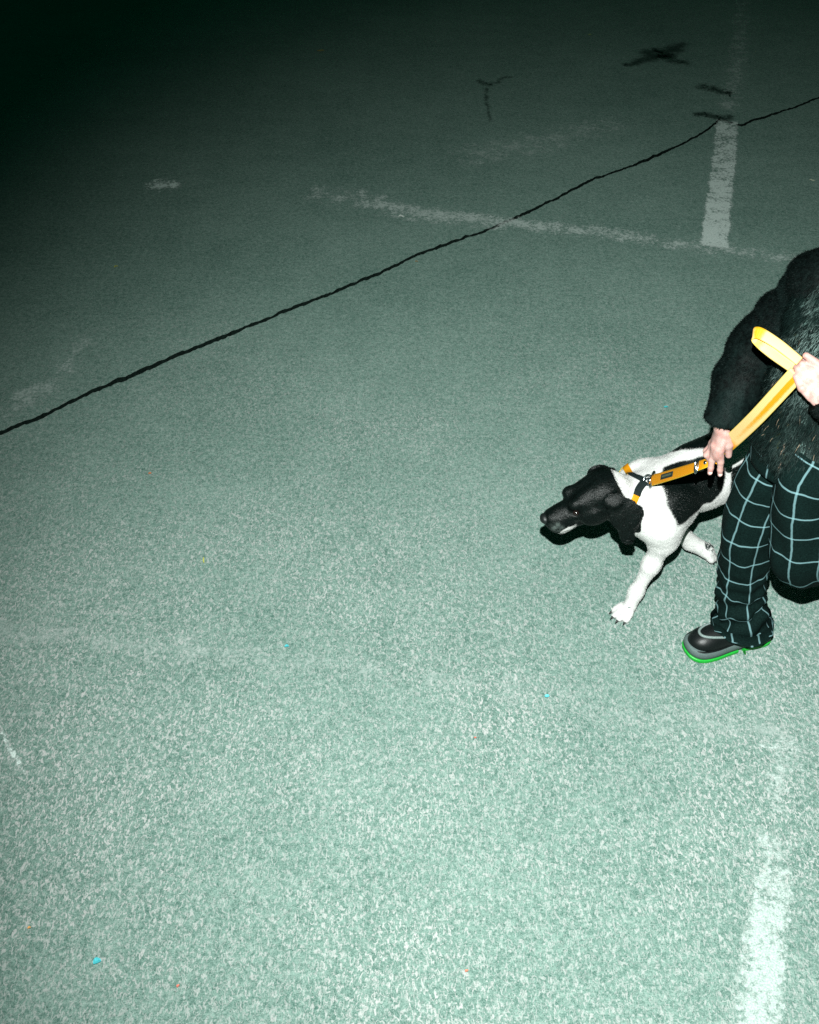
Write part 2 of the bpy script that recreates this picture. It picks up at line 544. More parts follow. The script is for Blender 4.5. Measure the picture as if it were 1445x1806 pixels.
# --- window-pane check trousers: uv = metres round and along the leg
t = NT('check_cloth')
uvn = t.n('UVMap'); sx = t.n('SeparateXYZ'); t.l(uvn.outputs[0], sx.inputs[0])
wob = t.math('MULTIPLY', t.math('SUBTRACT', t.noise(8, 3), 0.5), 0.018)
def line(coord, period, off):
    u = t.math('ADD', coord, wob)
    u = t.math('FRACT', t.math('ADD', t.math('DIVIDE', u, period), off))
    d = t.math('MULTIPLY', t.math('ABSOLUTE', t.math('SUBTRACT', u, 0.5)), period)
    return t.math('SUBTRACT', 1.0, t.smooth(d, 0.0014, 0.0033))
lu = line(sx.outputs[0], 0.074, 0.13); lv = line(sx.outputs[1], 0.084, 0.30)
weave = t.noise(600, 2, 0.5)
lines = t.math('ADD', t.math('MULTIPLY', lu, 0.62), t.math('MULTIPLY', lv, 0.72), clamp=True)
lines = t.math('MULTIPLY', lines, t.math('MULTIPLY_ADD', weave, 0.8, 0.5), clamp=True)
dark = t.ramp(t.noise(250, 4, 0.6), [(0.3, (0.0012, 0.0045, 0.0041)), (0.7, (0.0046, 0.0145, 0.0130))])
c = t.mix(lines, dark, (0.20, 0.355, 0.38))
M_CHECK = t.set(c, 0.85, 0.05, t.bump(t.noise(400, 3), 0.3, 0.0015))

# --- leash webbing: attribute "tone" 0 = pale yellow, 1 = orange: stripe colour plus painted shading at folds
t = NT('webbing')
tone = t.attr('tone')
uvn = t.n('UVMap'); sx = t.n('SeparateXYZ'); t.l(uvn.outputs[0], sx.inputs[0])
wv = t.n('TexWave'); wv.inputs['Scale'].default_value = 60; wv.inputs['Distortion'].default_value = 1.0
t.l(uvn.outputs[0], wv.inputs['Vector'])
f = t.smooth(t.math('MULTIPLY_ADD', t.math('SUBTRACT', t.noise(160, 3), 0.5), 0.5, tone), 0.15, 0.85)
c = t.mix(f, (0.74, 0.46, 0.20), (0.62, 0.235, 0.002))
c = t.mix(t.math('MULTIPLY', t.noise(500, 2), 0.22), c, (0.55, 0.26, 0.01))
ed = t.math('ABSOLUTE', t.math('SUBTRACT', sx.outputs[1], 0.5))
c = t.mix(t.math('MULTIPLY', t.smooth(ed, 0.44, 0.49), 0.55), c, (0.52, 0.50, 0.03))
M_WEB = t.set(c, 0.6, 0.3, t.bump(wv.outputs['Fac'], 0.25, 0.001))
M_PATCH = plain('label_patch', (0.012, 0.022, 0.020), 0.6, 0.3)
M_PATCHMARK = plain('label_thread', (0.07, 0.09, 0.06), 0.7, 0.2)
M_BLACKWEB = plain('black_webbing', (0.006, 0.012, 0.012), 0.7, 0.25, grain=0.4)
M_METAL = plain('steel', (0.45, 0.50, 0.52), 0.25, 0.5, 1.0, grain=0.2)
M_LEATHER = plain('shoe_leather', (0.004, 0.006, 0.006), 0.42, 0.30, grain=0.3, bump=0.3, bscale=160)
M_MIDSOLE = plain('midsole', (0.085, 0.120, 0.115), 0.7, 0.3)
M_GREEN = plain('green_rubber', (0.012, 0.36, 0.035), 0.5, 0.4, grain=0.15)
M_WELT = plain('welt_stitch', (0.17, 0.22, 0.21), 0.6, 0.3)

# ------------------------------------------------------------------ the ground: one sheet with a real crack running through it
crack = [(-1.592,3.572),(-1.484,3.667),(-1.320,3.837),(-1.163,3.984),(-0.911,4.206),(-0.641,4.445),(-0.424,4.623),
 (-0.168,4.850),(0.076,5.080),(0.219,5.201),(0.365,5.295),(0.518,5.436),(0.677,5.590),(0.845,5.764),(1.020,5.946),
 (1.195,6.083),(1.378,6.232),(1.573,6.420),(1.739,6.590),(1.844,6.740),(1.895,6.835),(2.089,6.795),(2.382,6.999),(2.589,7.174)]
def dense(pts, step):
    out = []
    for (a, b) in zip(pts[:-1], pts[1:]):
        a = np.array(a); b = np.array(b); k = max(1, int(np.linalg.norm(b-a)/step))
        for i in range(k): out.append(a + (b-a)*i/k)
    out.append(np.array(pts[-1])); return np.array(out)
ext0 = [(-60, -45.0), (-8, -2.0), (-3.2, 2.18)]
ext1 = [(4.5, 8.8), (9, 12.3), (60, 52)]
# the jog where the crack meets the paint is two separate cracks: main sheet follows the long one
main_pts = [p for p in crack if p[0] < 1.90] + [(1.925, 6.76), (1.99, 6.71)] + crack[-3:]
mp = dense(main_pts, 0.012)
mp = mp[np.argsort(mp[:, 0])]
keep = [0]
for i in range(1, len(mp)):
    if mp[i, 0] - mp[keep[-1], 0] > 0.003: keep.append(i)
mp = mp[keep]
jit = np.array([noise.noise(Vector((p[0]*9, 1.3, 0)))*0.013 + noise.noise(Vector((p[0]*30, 7.3, 0)))*0.011 + noise.noise(Vector((p[0]*80, 3.3, 0)))*0.007 for p in mp])
wid = np.array([0.0240 + 0.0130*noise.noise(Vector((p[0]*4, 4.1, 0))) + 0.011*noise.noise(Vector((p[0]*38, 9.1, 0))) + 0.008*noise.noise(Vector((p[0]*95, 2.1, 0))) for p in mp])
wid *= np.clip(1.15 - 0.05*(mp[:, 0]+1.6), 0.6, 1.2)
wid = np.clip(wid, 0.006, 0.04)
xs = np.concatenate([[p[0] for p in ext0], mp[:, 0], [p[0] for p in ext1]])
ys = np.concatenate([[p[1] for p in ext0], mp[:, 1] + jit, [p[1] for p in ext1]])
ww = np.concatenate([[0.001, 0.001, 0.010], wid, [0.008, 0.001, 0.001]])
GV = []; GF = []; GM = []
for x, y, wd in zip(xs, ys, ww):
    lo, hi = y - wd*0.62, y + wd*0.62
    GV += [(x, -90, 0), (x, lo, 0), (x, lo+wd*0.25, -0.022), (x, hi-wd*0.25, -0.022), (x, hi, 0), (x, 120, 0)]
for i in range(len(xs)-1):
    a, b = i*6, (i+1)*6
    for j in range(5):
        GF.append((a+j, b+j, b+j+1, a+j+1)); GM.append(0 if j in (0, 4) else 1)
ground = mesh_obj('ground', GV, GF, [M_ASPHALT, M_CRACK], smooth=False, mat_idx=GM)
tag(ground, 'worn green grey asphalt lit by flash with a long dark crack', kind='structure')

def strip(name, pts, cov, width, z, mat, edge=0.35, nacross=6, taper=0.12, parent=None, seed=0, strength=1.0):
    """sheet along pts (x, y); coverage falls off at the edges and ends; width per point"""
    P = np.array(pts, float); n = max(12, int(np.linalg.norm(np.diff(P, axis=0), axis=1).sum()/0.04))
    P3 = spline(np.c_[P, np.zeros(len(P))], n)[:, :2]
    if name == 'crack':
        n = n*4; P3 = spline(np.c_[P, np.zeros(len(P))], n)[:, :2] + np.array([(0.05*noise.noise(Vector((k*0.11, seed, 0))) , 0.07*noise.noise(Vector((k*0.13, seed+5.5, 0)))) for k in range(n)])
    u = np.linspace(0, 1, n)
    cv = np.interp(u, np.linspace(0, 1, len(cov)), cov); wd = np.interp(u, np.linspace(0, 1, len(width)), width)
    T = np.gradient(P3, axis=0); T /= np.linalg.norm(T, axis=1)[:, None]; Nn = np.c_[-T[:, 1], T[:, 0]]
    V = []; A = []
    for i in range(n):
        for j in range(nacross+1):
            s = j/nacross - 0.5
            wob = 0.06*wd[i]*noise.noise(Vector((u[i]*14+seed, s*2, seed)))
            q = P3[i] + Nn[i]*(s*wd[i] + wob)
            V.append((q[0], q[1], z))
            e = max(0, min(1, (0.5-abs(s))/edge))**0.6 if edge > 0 else 1
            en = min(1, u[i]/taper if taper > 0 else 1, (1-u[i])/taper if taper > 0 else 1)
            A.append(cv[i]*max(0, e)*max(0, en))
    Fc = [(i*(nacross+1)+j, i*(nacross+1)+j+1, (i+1)*(nacross+1)+j+1, (i+1)*(nacross+1)+j) for i in range(n-1) for j in range(nacross)]
    o = mesh_obj(name, V, Fc, mat, parent=parent, attrs={'cover': A, 'strength': np.full(len(A), strength)}, smooth=False)
    return o

# painted lines, worn thin
def marking(name, label, *a, **k):
    return tag(strip(name, *a, **k), label, kind='structure')
marking('painted_line', 'worn white parking line crossing the crack at upper right',
        [(1.500,5.110),(1.631,5.624),(1.764,6.137),(1.935,6.820)], [0.88, 0.72, 0.64, 0.58], [0.168, 0.165, 0.165, 0.165], 0.004, M_PAINT, edge=0.16, taper=0.012, seed=1, strength=0.85)
marking('painted_line', 'faded far end of the parking line beyond the crack',
        [(1.935,6.860),(2.123,7.501),(2.367,8.428),(2.581,9.249),(3.0,10.9)], [0.45, 0.5, 0.45, 0.35, 0.2], [0.20], 0.004, M_PAINT, edge=0.4, taper=0.05, seed=2, strength=0.45)
marking('painted_line', 'bright worn white line at the lower right corner',
        [(0.985,1.775),(0.904,1.549),(0.843,1.370),(0.764,1.131),(0.60,0.62)], [0.55, 0.70, 0.76, 0.74, 0.70], [0.125, 0.150, 0.155, 0.155, 0.155], 0.004, M_PAINT, edge=0.40, taper=0.04, seed=3, strength=0.64)
marking('painted_line', 'ghost of a white line above the bright one at lower right',
        [(1.105,2.10),(1.045,1.965),(0.990,1.800)], [0.48, 0.54, 0.58], [0.14], 0.0042, M_PAINT, edge=0.5, taper=0.12, seed=4, strength=0.62)
marking('painted_line', 'thin pale cross stroke beside the faint line at lower right',
        [(0.985,2.056),(1.05,2.046),(1.125,2.036)], [0.55, 0.62, 0.5], [0.022], 0.0046, M_PAINT, edge=0.5, taper=0.1, seed=5, strength=0.7)
marking('painted_line', 'faint curved band of worn paint crossing the long crack',
        [(-0.619,5.800),(-0.309,5.694),(0.052,5.502),(0.515,5.391),(0.938,5.295),(1.342,5.159),(1.683,5.051),(1.968,4.981),(2.6,4.83)],
        [0.35, 0.50, 0.64, 0.70, 0.60, 0.54, 0.50, 0.48, 0.4], [0.40, 0.34, 0.26, 0.21, 0.20, 0.20, 0.20, 0.22, 0.22], 0.0044, M_PAINT, edge=0.5, nacross=8, taper=0.04, seed=6, strength=0.6)
marking('pale_scuff', 'small whitish scuff on the dark asphalt at upper left',
        [(-1.45,5.800),(-1.331,5.851),(-1.20,5.880)], [0.65, 0.72, 0.6], [0.16, 0.26, 0.16], 0.004, M_PAINT, edge=0.5, taper=0.3, seed=7, strength=1.0)
marking('pale_scuff', 'whitish scuff along the left end of the crack',
        [(-1.66,3.56),(-1.546,3.800),(-1.46,4.02),(-1.40,4.30),(-1.33,4.56)], [0.60, 0.60, 0.48, 0.42, 0.3], [0.15, 0.20, 0.18, 0.16, 0.14], 0.004, M_PAINT, edge=0.5, taper=0.25, seed=8, strength=0.5)
marking('pale_scuff', 'thin pale scrape at the lower left edge',
        [(-1.200,2.130),(-1.129,2.028),(-1.072,1.949),(-1.02,1.83)], [0.55, 0.62, 0.42, 0.3], [0.022, 0.028, 0.024, 0.02], 0.004, M_PAINT, edge=0.5, taper=0.1, seed=9)
marking('tyre_polish', 'broad faint lighter band sweeping across the lower asphalt',
        [(-1.9,2.60),(-1.301,2.525),(-0.928,2.457),(-0.478,2.397),(0.047,2.316),(0.469,2.226),(0.792,2.151),(1.182,2.088),(1.8,2.0)],
        [0.5, 0.52, 0.48, 0.5, 0.42, 0.46, 0.46, 0.56, 0.4], [0.22, 0.22, 0.2, 0.2, 0.2, 0.22, 0.24, 0.24, 0.24], 0.0038, M_PAINT, edge=0.5, nacross=10, taper=0.04, seed=10, strength=0.30)
marking('pale_scuff', 'long pale worn streak above the crack at upper centre',
        [(0.0,6.05),(0.55,6.35),(1.05,6.62),(1.45,6.9)], [0.4, 0.5, 0.5, 0.4], [0.5, 0.5, 0.4, 0.3], 0.0036, M_PAINT, edge=0.5, nacross=10, taper=0.2, seed=11, strength=0.4)

# short branching cracks and stains beyond the long crack
def crack_branch(pts, cov, width, seed):
    return strip('crack', pts, cov, [1.35*q for q in width], 0.005, M_STAIN, edge=0.5, taper=0.12, parent=ground, seed=seed)
crack_branch([(0.400,7.50),(0.512,7.396),(0.582,7.469),(0.70,7.57)], [0.7, 0.8, 0.7, 0.6], [0.075, 0.09, 0.07, 0.06], 21)
crack_branch([(0.500,7.43),(0.486,7.20),(0.485,6.95),(0.500,6.72)], [0.75, 0.72, 0.7, 0.6], [0.055, 0.045, 0.04, 0.04], 22)
crack_branch([(1.36,7.70),(1.562,7.829),(1.706,8.001),(1.838,8.084),(2.0,8.27)], [0.8, 0.9, 1.0, 0.9, 0.6], [0.08, 0.12, 0.26, 0.16, 0.09], 23)
crack_branch([(1.66,8.02),(1.797,7.871),(1.91,7.73)], [0.8, 0.9, 0.6], [0.14, 0.13, 0.08], 24)
crack_branch([(1.86,7.42),(1.96,7.32),(2.07,7.18)], [0.7, 0.85, 0.7], [0.08, 0.13, 0.09], 25)
crack_branch([(1.70,6.83),(1.80,6.855),(1.90,6.82),(2.02,6.88)], [0.8, 0.9, 0.9, 0.6], [0.06, 0.10, 0.10, 0.06], 26)

# ------------------------------------------------------------------ litter on the asphalt
def litter(name, label, x, y, L, W, ang, color, cat):
    m = plain(name + '_mat', color, 0.7, 0.3, grain=0.2)
    V = []; n = 7
    ca, sa = math.cos(ang), math.sin(ang)
    for i in range(n):
        u = i/(n-1); wd = W*math.sin(math.pi*(0.08+0.84*u))**0.7
        for j, s in enumerate((-0.5, 0, 0.5)):
            px = (u-0.5)*L; py = s*wd + 0.18*W*math.sin(5*u+x)
            z = 0.006 + 0.25*wd*abs(s)*1.2 + 0.10*W*math.sin(7*u+y) + 0.12*W
            V.append((x+ca*px-sa*py, y+sa*px+ca*py, z))
    top = len(V); V += [(a, b, c-0.0012) for (a, b, c) in V]
    Fc = []
    for i in range(n-1):
        for j in range(2):
            a = i*3+j
            Fc.append((a, a+3, a+4, a+1)); Fc.append((top+a, top+a+1, top+a+4, top+a+3))
    ring = [i*3 for i in range(n)] + [(n-1)*3+1] + [i*3+2 for i in range(n-1, -1, -1)] + [1]
    for a, b in zip(ring, ring[1:]+ring[:1]): Fc.append((b, a, top+a, top+b))
    o = mesh_obj(name, V, Fc, m, smooth=False)
    return tag(o, label, cat, 'litter scattered on the asphalt')
YEL, TAN, CY, RED, PAL = (0.45, 0.46, 0.10), (0.42, 0.30, 0.12), (0.06, 0.40, 0.44), (0.48, 0.14, 0.10), (0.62, 0.66, 0.52)
for args in [
  ('fallen_leaf', 'small tan leaf on the dark asphalt near the top edge', -0.613, 8.037, 0.050, 0.026, 0.2, TAN, 'leaf'),
  ('dry_twig', 'thin yellow green twig on the asphalt left of centre', -0.697, 2.838, 0.030, 0.005, 1.75, YEL, 'twig'),
  ('paper_scrap', 'bright cyan scrap in the lower left corner', -0.755, 1.401, 0.019, 0.016, 0.5, CY, 'scrap'),
  ('paper_scrap', 'tiny cyan scrap left of the dog, below the twig', -0.383, 2.440, 0.013, 0.010, 0.2, CY, 'scrap'),
  ('paper_scrap', 'pale cyan scrap in front of the shoe, lower centre', 0.410, 2.237, 0.014, 0.010, 0.7, (0.10, 0.52, 0.58), 'scrap'),
  ('paper_scrap', 'faint cyan scrap above the dog beside the black sleeve', 1.027, 3.745, 0.018, 0.010, 0.3, (0.06, 0.45, 0.48), 'scrap'),
  ('fallen_leaf', 'small pale leaf right of the parking line', 2.199, 5.909, 0.030, 0.014, -0.4, PAL, 'leaf'),
  ('pebble_chip', 'small white chip just above the curved paint band', -0.042, 5.463, 0.030, 0.018, 0.1, (0.7, 0.74, 0.7), 'chip'),
  ('fallen_leaf', 'little yellow leaf on the dark asphalt at far left', -1.408, 4.923, 0.020, 0.010, 0.6, YEL, 'leaf'),
  ('plastic_bit', 'tiny orange bit left of centre below the crack', -0.963, 3.315, 0.011, 0.007, 0.1, (0.6, 0.18, 0.06), 'scrap'),
  ('plastic_bit', 'tiny orange bit near the lower left edge', -0.942, 1.490, 0.008, 0.006, 0.4, (0.6, 0.3, 0.1), 'scrap'),
  ('plastic_bit', 'tiny red bit near the bottom edge, left of centre', -0.550, 1.340, 0.008, 0.006, 1.1, RED, 'scrap'),
  ('plastic_bit', 'tiny red bit on the bare asphalt below the dog', 0.189, 2.082, 0.007, 0.005, 0.4, RED, 'scrap'),
  ('plastic_bit', 'tiny brown red bit near the bottom edge at centre', 0.137, 1.378, 0.008, 0.006, 0.8, (0.5, 0.16, 0.1), 'scrap'),
  ('plastic_bit', 'tiny brown bit under the curved paint band', 0.034, 4.975, 0.014, 0.008, 0.2, (0.3, 0.2, 0.08), 'scrap'),
  ('fallen_leaf', 'tiny olive leaf on the dark asphalt near the top', 1.286, 8.390, 0.030, 0.018, 0.9, (0.3, 0.36, 0.16), 'leaf')]:
    litter(*args)

# ------------------------------------------------------------------ the dog
DO = V3(0.80, 2.74, 0); HDG = unit([-math.cos(math.radians(30)), -math.sin(math.radians(30)), 0]); LFT = V3(-HDG[1], HDG[0], 0)
UPV = V3(0, 0, 1)
def D(s, w_, z): return DO + s*HDG + w_*LFT + V3(0, 0, z)
bd = Blob((0.30, 2.42, -0.02), (1.60, 3.35, 0.70), 0.0055)
AX = [HDG, LFT, UPV]
# trunk
bd.ell(D(-0.15, 0, 0.392), (0.21, 0.106, 0.116), AX, 0.03)
bd.ell(D(0.03, 0, 0.376), (0.105, 0.090, 0.096), AX, 0.05)
bd.ell(D(-0.36, 0, 0.425), (0.17, 0.085, 0.100), AX, 0.06)
bd.ell(D(-0.50, 0, 0.435), (0.12, 0.095, 0.105), AX, 0.05)
bd.chain([D(0.03, 0, 0.415), D(-0.08, 0, 0.450), D(-0.25, 0, 0.480), D(-0.42, 0, 0.492), D(-0.54, 0, 0.475)], [0.045, 0.045, 0.045, 0.045, 0.045], 0.05)
# neck
HB = V3(0.612, 2.655, 0.432)           # base of skull
bd.limb(D(0.02, 0, 0.382), D(0.12, 0.012, 0.390), 0.095, 0.079, 0.05)
bd.limb(D(0.12, 0.012, 0.390), HB, 0.080, 0.064, 0.05)
# shoulders and near (left) foreleg reaching forward
for sd in (1, -1):
    bd.ell(D(0.045, sd*0.085, 0.375), (0.075, 0.035, 0.095), [HDG*0.9-UPV*0.35, LFT, UPV*0.9+HDG*0.35], 0.04)
PAW = V3(0.693, 2.583, 0)
EL = D(0.078, 0.098, 0.292)
WR = V3(0.722, 2.603, 0.085)
bd.chain([D(0.075, 0.074, 0.400), D(0.088, 0.088, 0.345), EL], [0.054, 0.043, 0.034], 0.06)
bd.chain([EL, EL*0.5+WR*0.5+V3(0.004, 0.0, 0.006), WR], [0.034, 0.0245, 0.0190], 0.03)
bd.limb(EL, EL - HDG*0.018 + V3(0, 0, 0.022), 0.022, 0.017, 0.03)
bd.limb(WR, PAW + V3(0.012, 0.006, 0.030), 0.0190, 0.0225, 0.03)
PD = unit([-0.80, -0.60, 0]); PL = V3(-PD[1], PD[0], 0)
CL = []
for i, (o, l) in enumerate(((-0.027, 0.024), (-0.0098, 0.038), (0.0098, 0.038), (0.027, 0.024))):
    a = PAW + PL*o*0.8 + V3(0, 0, 0.026); b = PAW + PD*l + PL*o*1.05 + V3(0, 0, 0.0135)
    bd.limb(a, b, 0.0108, 0.0102, 0.003); CL.append((b, PD*0.9 + PL*o*6 - UPV*0.45))
# far (right) foreleg in swing, wrist folded so that the pads show
ER = D(-0.015, -0.085, 0.285); WRR = V3(0.938, 2.835, 0.088); PWR = V3(0.995, 2.825, 0.060)
bd.chain([D(0.06, -0.08, 0.375), ER, ER*0.45+WRR*0.55, WRR], [0.06, 0.043, 0.031, 0.0255], 0.03)
bd.limb(WRR, PWR, 0.0255, 0.0265, 0.015)
RD = unit(PWR - WRR); RL = unit(np.cross(UPV, RD))
for i, o in enumerate((-0.024, -0.009, 0.009, 0.024)):
    l = 0.030 if abs(o) < 0.02 else 0.02
    a = PWR + RL*o*0.8; b = PWR + RD*l + RL*o - UPV*0.010
    bd.limb(a, b, 0.0125, 0.0115, 0.005); CL.append((b, RD*0.8 - UPV*0.5))
# hind legs
for sd, fs in ((1, 0.035), (-1, -0.14)):
    hip = D(-0.50, sd*0.065, 0.42); kn = D(-0.415+fs*0.4, sd*0.085, 0.285); hk = D(-0.56+fs*0.9, sd*0.075, 0.155); pw = D(-0.535+fs, sd*0.072, 0.03)
    bd.ell((hip+kn)/2, (0.075, 0.05, 0.11), [HDG*0.85+UPV*0.5, LFT, UPV*0.85-HDG*0.5], 0.04)
    bd.chain([hip, kn, hk], [0.075, 0.047, 0.024], 0.03)
    bd.chain([hk, pw], [0.024, 0.022], 0.02)
    for o in (-0.024, -0.009, 0.009, 0.024):
        l = 0.045 if abs(o) < 0.02 else 0.032
        b = pw + HDG*l + LFT*o - UPV*0.016
        bd.limb(pw + LFT*o*0.8 - UPV*0.004, b, 0.0135, 0.0125, 0.006); CL.append((b, HDG*0.9 - UPV*0.45))
# tail
bd.chain([D(-0.59, 0, 0.49), D(-0.68, 0.01, 0.47), D(-0.80, 0.02, 0.40), D(-0.88, 0.02, 0.36)], [0.028, 0.022, 0.015, 0.008], 0.03)
# head: skull, brow, muzzle, lips; pointing left and a little down
NS = V3(0.412, 2.600, 0.396)
HX = unit(NS - V3(0.600, 2.640, 0.470))                 # towards the nose
HLF = unit(np.cross(UPV, HX)); HU = np.cross(HX, HLF)   # its left (towards the camera), its up
HC = V3(0.600, 2.640, 0.466) + HX*0.030
def Hd(f, l, u): return HC + f*HX + l*HLF + u*HU
HA = [HX, HLF, HU]
bd.limb(HB, Hd(-0.03, 0, 0.0), 0.062, 0.056, 0.03)
bd.ell(Hd(0.000, 0, 0.012), (0.078, 0.064, 0.060), HA, 0.025)
bd.ell(Hd(0.050, 0, 0.010), (0.052, 0.054, 0.050), HA, 0.025)
for sd in (1, -1):
    bd.ell(Hd(0.082, sd*0.029, 0.036), (0.022, 0.020, 0.018), HA, 0.012)      # brow
    bd.ell(Hd(0.034, sd*0.044, -0.022), (0.052, 0.025, 0.036), HA, 0.018)     # cheek
    bd.limb(Hd(0.098, sd*0.036, -0.006), Hd(0.040, sd*0.060, 0.002), 0.009, 0.011, 0.012)   # cheekbone
    bd.ell(Hd(0.136, sd*0.019, -0.028), (0.042, 0.022, 0.034), HA, 0.012)     # flews
bd.limb(Hd(0.075, 0, -0.006), Hd(0.158, 0, -0.008), 0.039, 0.0305, 0.014, flat=HLF, ff=1.04)
bd.limb(Hd(0.03, 0, -0.046), Hd(0.135, 0, -0.054), 0.030, 0.0185, 0.012)      # lower jaw
for sd in (1, -1):
    bd.ell(Hd(0.094, sd*0.044, 0.014), (0.014, 0.009, 0.009), HA, 0.006, op='sub')
    bd.chain([Hd(0.168, sd*0.022, -0.042), Hd(0.120, sd*0.042, -0.056), Hd(0.065, sd*0.052, -0.046)], [0.0025, 0.0025, 0.002], 0.004, op='sub')
bd.limb(Hd(0.115, 0, 0.046), Hd(0.02, 0, 0.084), 0.008, 0.011, 0.022, op='sub')     # furrow of the forehead
# hanging ears
EARS = []
for sd in (1, -1):
    e0 = Hd(-0.012, sd*0.046, 0.046); e1 = Hd(-0.022, sd*0.074, 0.030); e2 = Hd(-0.040, sd*0.096, -0.032); e3 = Hd(-0.022, sd*0.104, -0.112)
    if sd < 0: e1 = Hd(-0.020, -0.072, 0.036); e2 = Hd(-0.026, -0.092, -0.02); e3 = Hd(-0.016, -0.096, -0.070)
    EARS.append((e0, e1, e2, e3))
    nrm = unit(np.cross(e2-e1, HX))
    bd.chain([e0, e1], [0.018, 0.026], 0.016, flat=unit(HU+sd*HLF*0.8), ff=0.42)
    bd.chain([e1, e2, e3], [0.030, 0.047, 0.024], 0.004, flat=nrm, ff=0.13)
    bd.limb(e1 + HX*0.012, e3 + HX*0.016, 0.006, 0.004, 0.004, flat=None)
dv, df = bd.mesh()
dv = smoothv(dv, df, 2, 0.4)
dn = vnormals(dv, df)
dv = dv + dn * (0.0012*nz3(dv, 28))[:, None]

# coat markings in the dog's own coordinates
rel = dv - DO
S = rel @ HDG; W_ = rel @ LFT; Z = dv[:, 2]
hrel = dv - HC
HF, HLs, HUs = hrel @ HX, hrel @ HLF, hrel @ HU
PHI = np.degrees(np.arctan2(W_, Z - 0.40))            # 0 = along the back, 90 = left flank, 180 = belly
wob = nz3(dv, 16)*0.10
def sm(x, lo, hi):
    q = np.clip((x-lo)/(hi-lo), 0, 1); return q*q*(3-2*q)
def poly_mask(x, y, poly, soft):
    P_ = np.array(poly, float); inside = np.zeros(len(x), bool); dist = np.full(len(x), 1e9)
    for a, b in zip(P_, np.roll(P_, -1, axis=0)):
        c = ((a[1] > y) != (b[1] > y)) & (x < (b[0]-a[0])*(y-a[1])/((b[1]-a[1]) or 1e-9) + a[0])
        inside ^= c
        ab = b-a; tt = np.clip(((x-a[0])*ab[0]+(y-a[1])*ab[1])/(ab@ab), 0, 1)
        dist = np.minimum(dist, np.hypot(x-a[0]-tt*ab[0], y-a[1]-tt*ab[1]))
    return np.where(inside, 0.5 + np.minimum(dist/soft, 1)*0.5, 0.5 - np.minimum(dist/soft, 1)*0.5)
ARC = np.radians(PHI)*0.125                            # roughly metres round the trunk
FLANK = [(0.035, 0.0), (0.080, 0.055), (0.105, 0.138), (0.080, 0.205), (0.000, 0.222), (-0.09, 0.232), (-0.129, 0.185), (-0.143, 0.123), (-0.142, 0.062), (-0.02, 0.012)]
HAUNCH = [(-0.163, 0.115), (-0.160, 0.20), (-0.21, 0.25), (-0.50, 0.26), (-0.58, 0.15), (-0.5, 0.09), (-0.25, 0.105), (-0.21, 0.11)]
SADDLE = [(-0.04, -0.05), (-0.069, -0.011), (-0.112, 0.018), (-0.19, 0.045), (-0.30, 0.045), (-0.5, 0.03), (-0.6, 0.0), (-0.6, -0.2), (-0.3, -0.26), (-0.06, -0.22)]
ragged = 0.005*nz3(dv, 18) + 0.0018*nz3(dv, 70)
dark = poly_mask(S + ragged, ARC + ragged, FLANK, 0.02)
dark = np.maximum(dark, poly_mask(S + ragged, ARC, HAUNCH, 0.02))
dark = np.maximum(dark, poly_mask(S, ARC + ragged, SADDLE, 0.02))
legz = np.minimum(1, np.maximum(0, (Z-0.24)/0.03))
dark = dark*np.where(S < -0.36, np.clip((Z-0.30)/0.04, 0, 1), np.clip((Z-0.21)/0.03, 0, 1))
# black head back to a line behind the ears
def segdist(p, a, b):
    ab = b-a; t_ = np.clip(((p-a)@ab)/(ab@ab), 0, 1); return np.linalg.norm(p - a - t_[:, None]*ab, axis=1)
axd = segdist(dv, Hd(-0.06, 0, 0.0), Hd(0.16, 0, -0.02))
head = sm(0.100 - axd, 0.0, 0.016)*sm(HF + 0.6*ragged, -0.064, -0.046)
for (e0, e1, e2, e3) in EARS:
    dd = np.minimum(segdist(dv, e1, e2), segdist(dv, e2, e3))
    head = np.maximum(head, sm(0.058 - dd, 0, 0.008)*sm(np.abs(HLs), 0.058, 0.066))
dark = np.maximum(dark, head)
near_head = axd < 0.12
chin = sm(0.031 - np.hypot((HF-0.132)*0.85, (HUs+0.056)*1.0) + 0.004*nz3(dv, 90), 0.0, 0.010)*near_head
dark = dark*(1-chin)
pale = 0.26*sm(0.026 - np.hypot(HF-0.160, (HUs+0.018)), 0.0, 0.018)*near_head*np.clip(0.5+1.2*nz3(dv, 110), 0, 1)
tick = sm(0.26-Z, 0.0, 0.05)
pad = np.zeros(len(dv))
pad = np.where((np.linalg.norm(dv - (PWR + UPV*0.022 + RD*0.004), axis=1) < 0.021), 1, pad)
dog = empty('dog', tuple(DO))
tag(dog, 'black and white dog with lowered black head walking left in a yellow harness', 'dog')
dbody = mesh_obj('body', dv, df, M_COAT, dog, attrs={'dark': dark + 0.0*wob, 'pale': np.clip(pale, 0, 1), 'tick': tick, 'pad': pad})
BV = BVHTree.FromPolygons([Vector(p) for p in dv], [tuple(int(i) for i in q) for q in df])

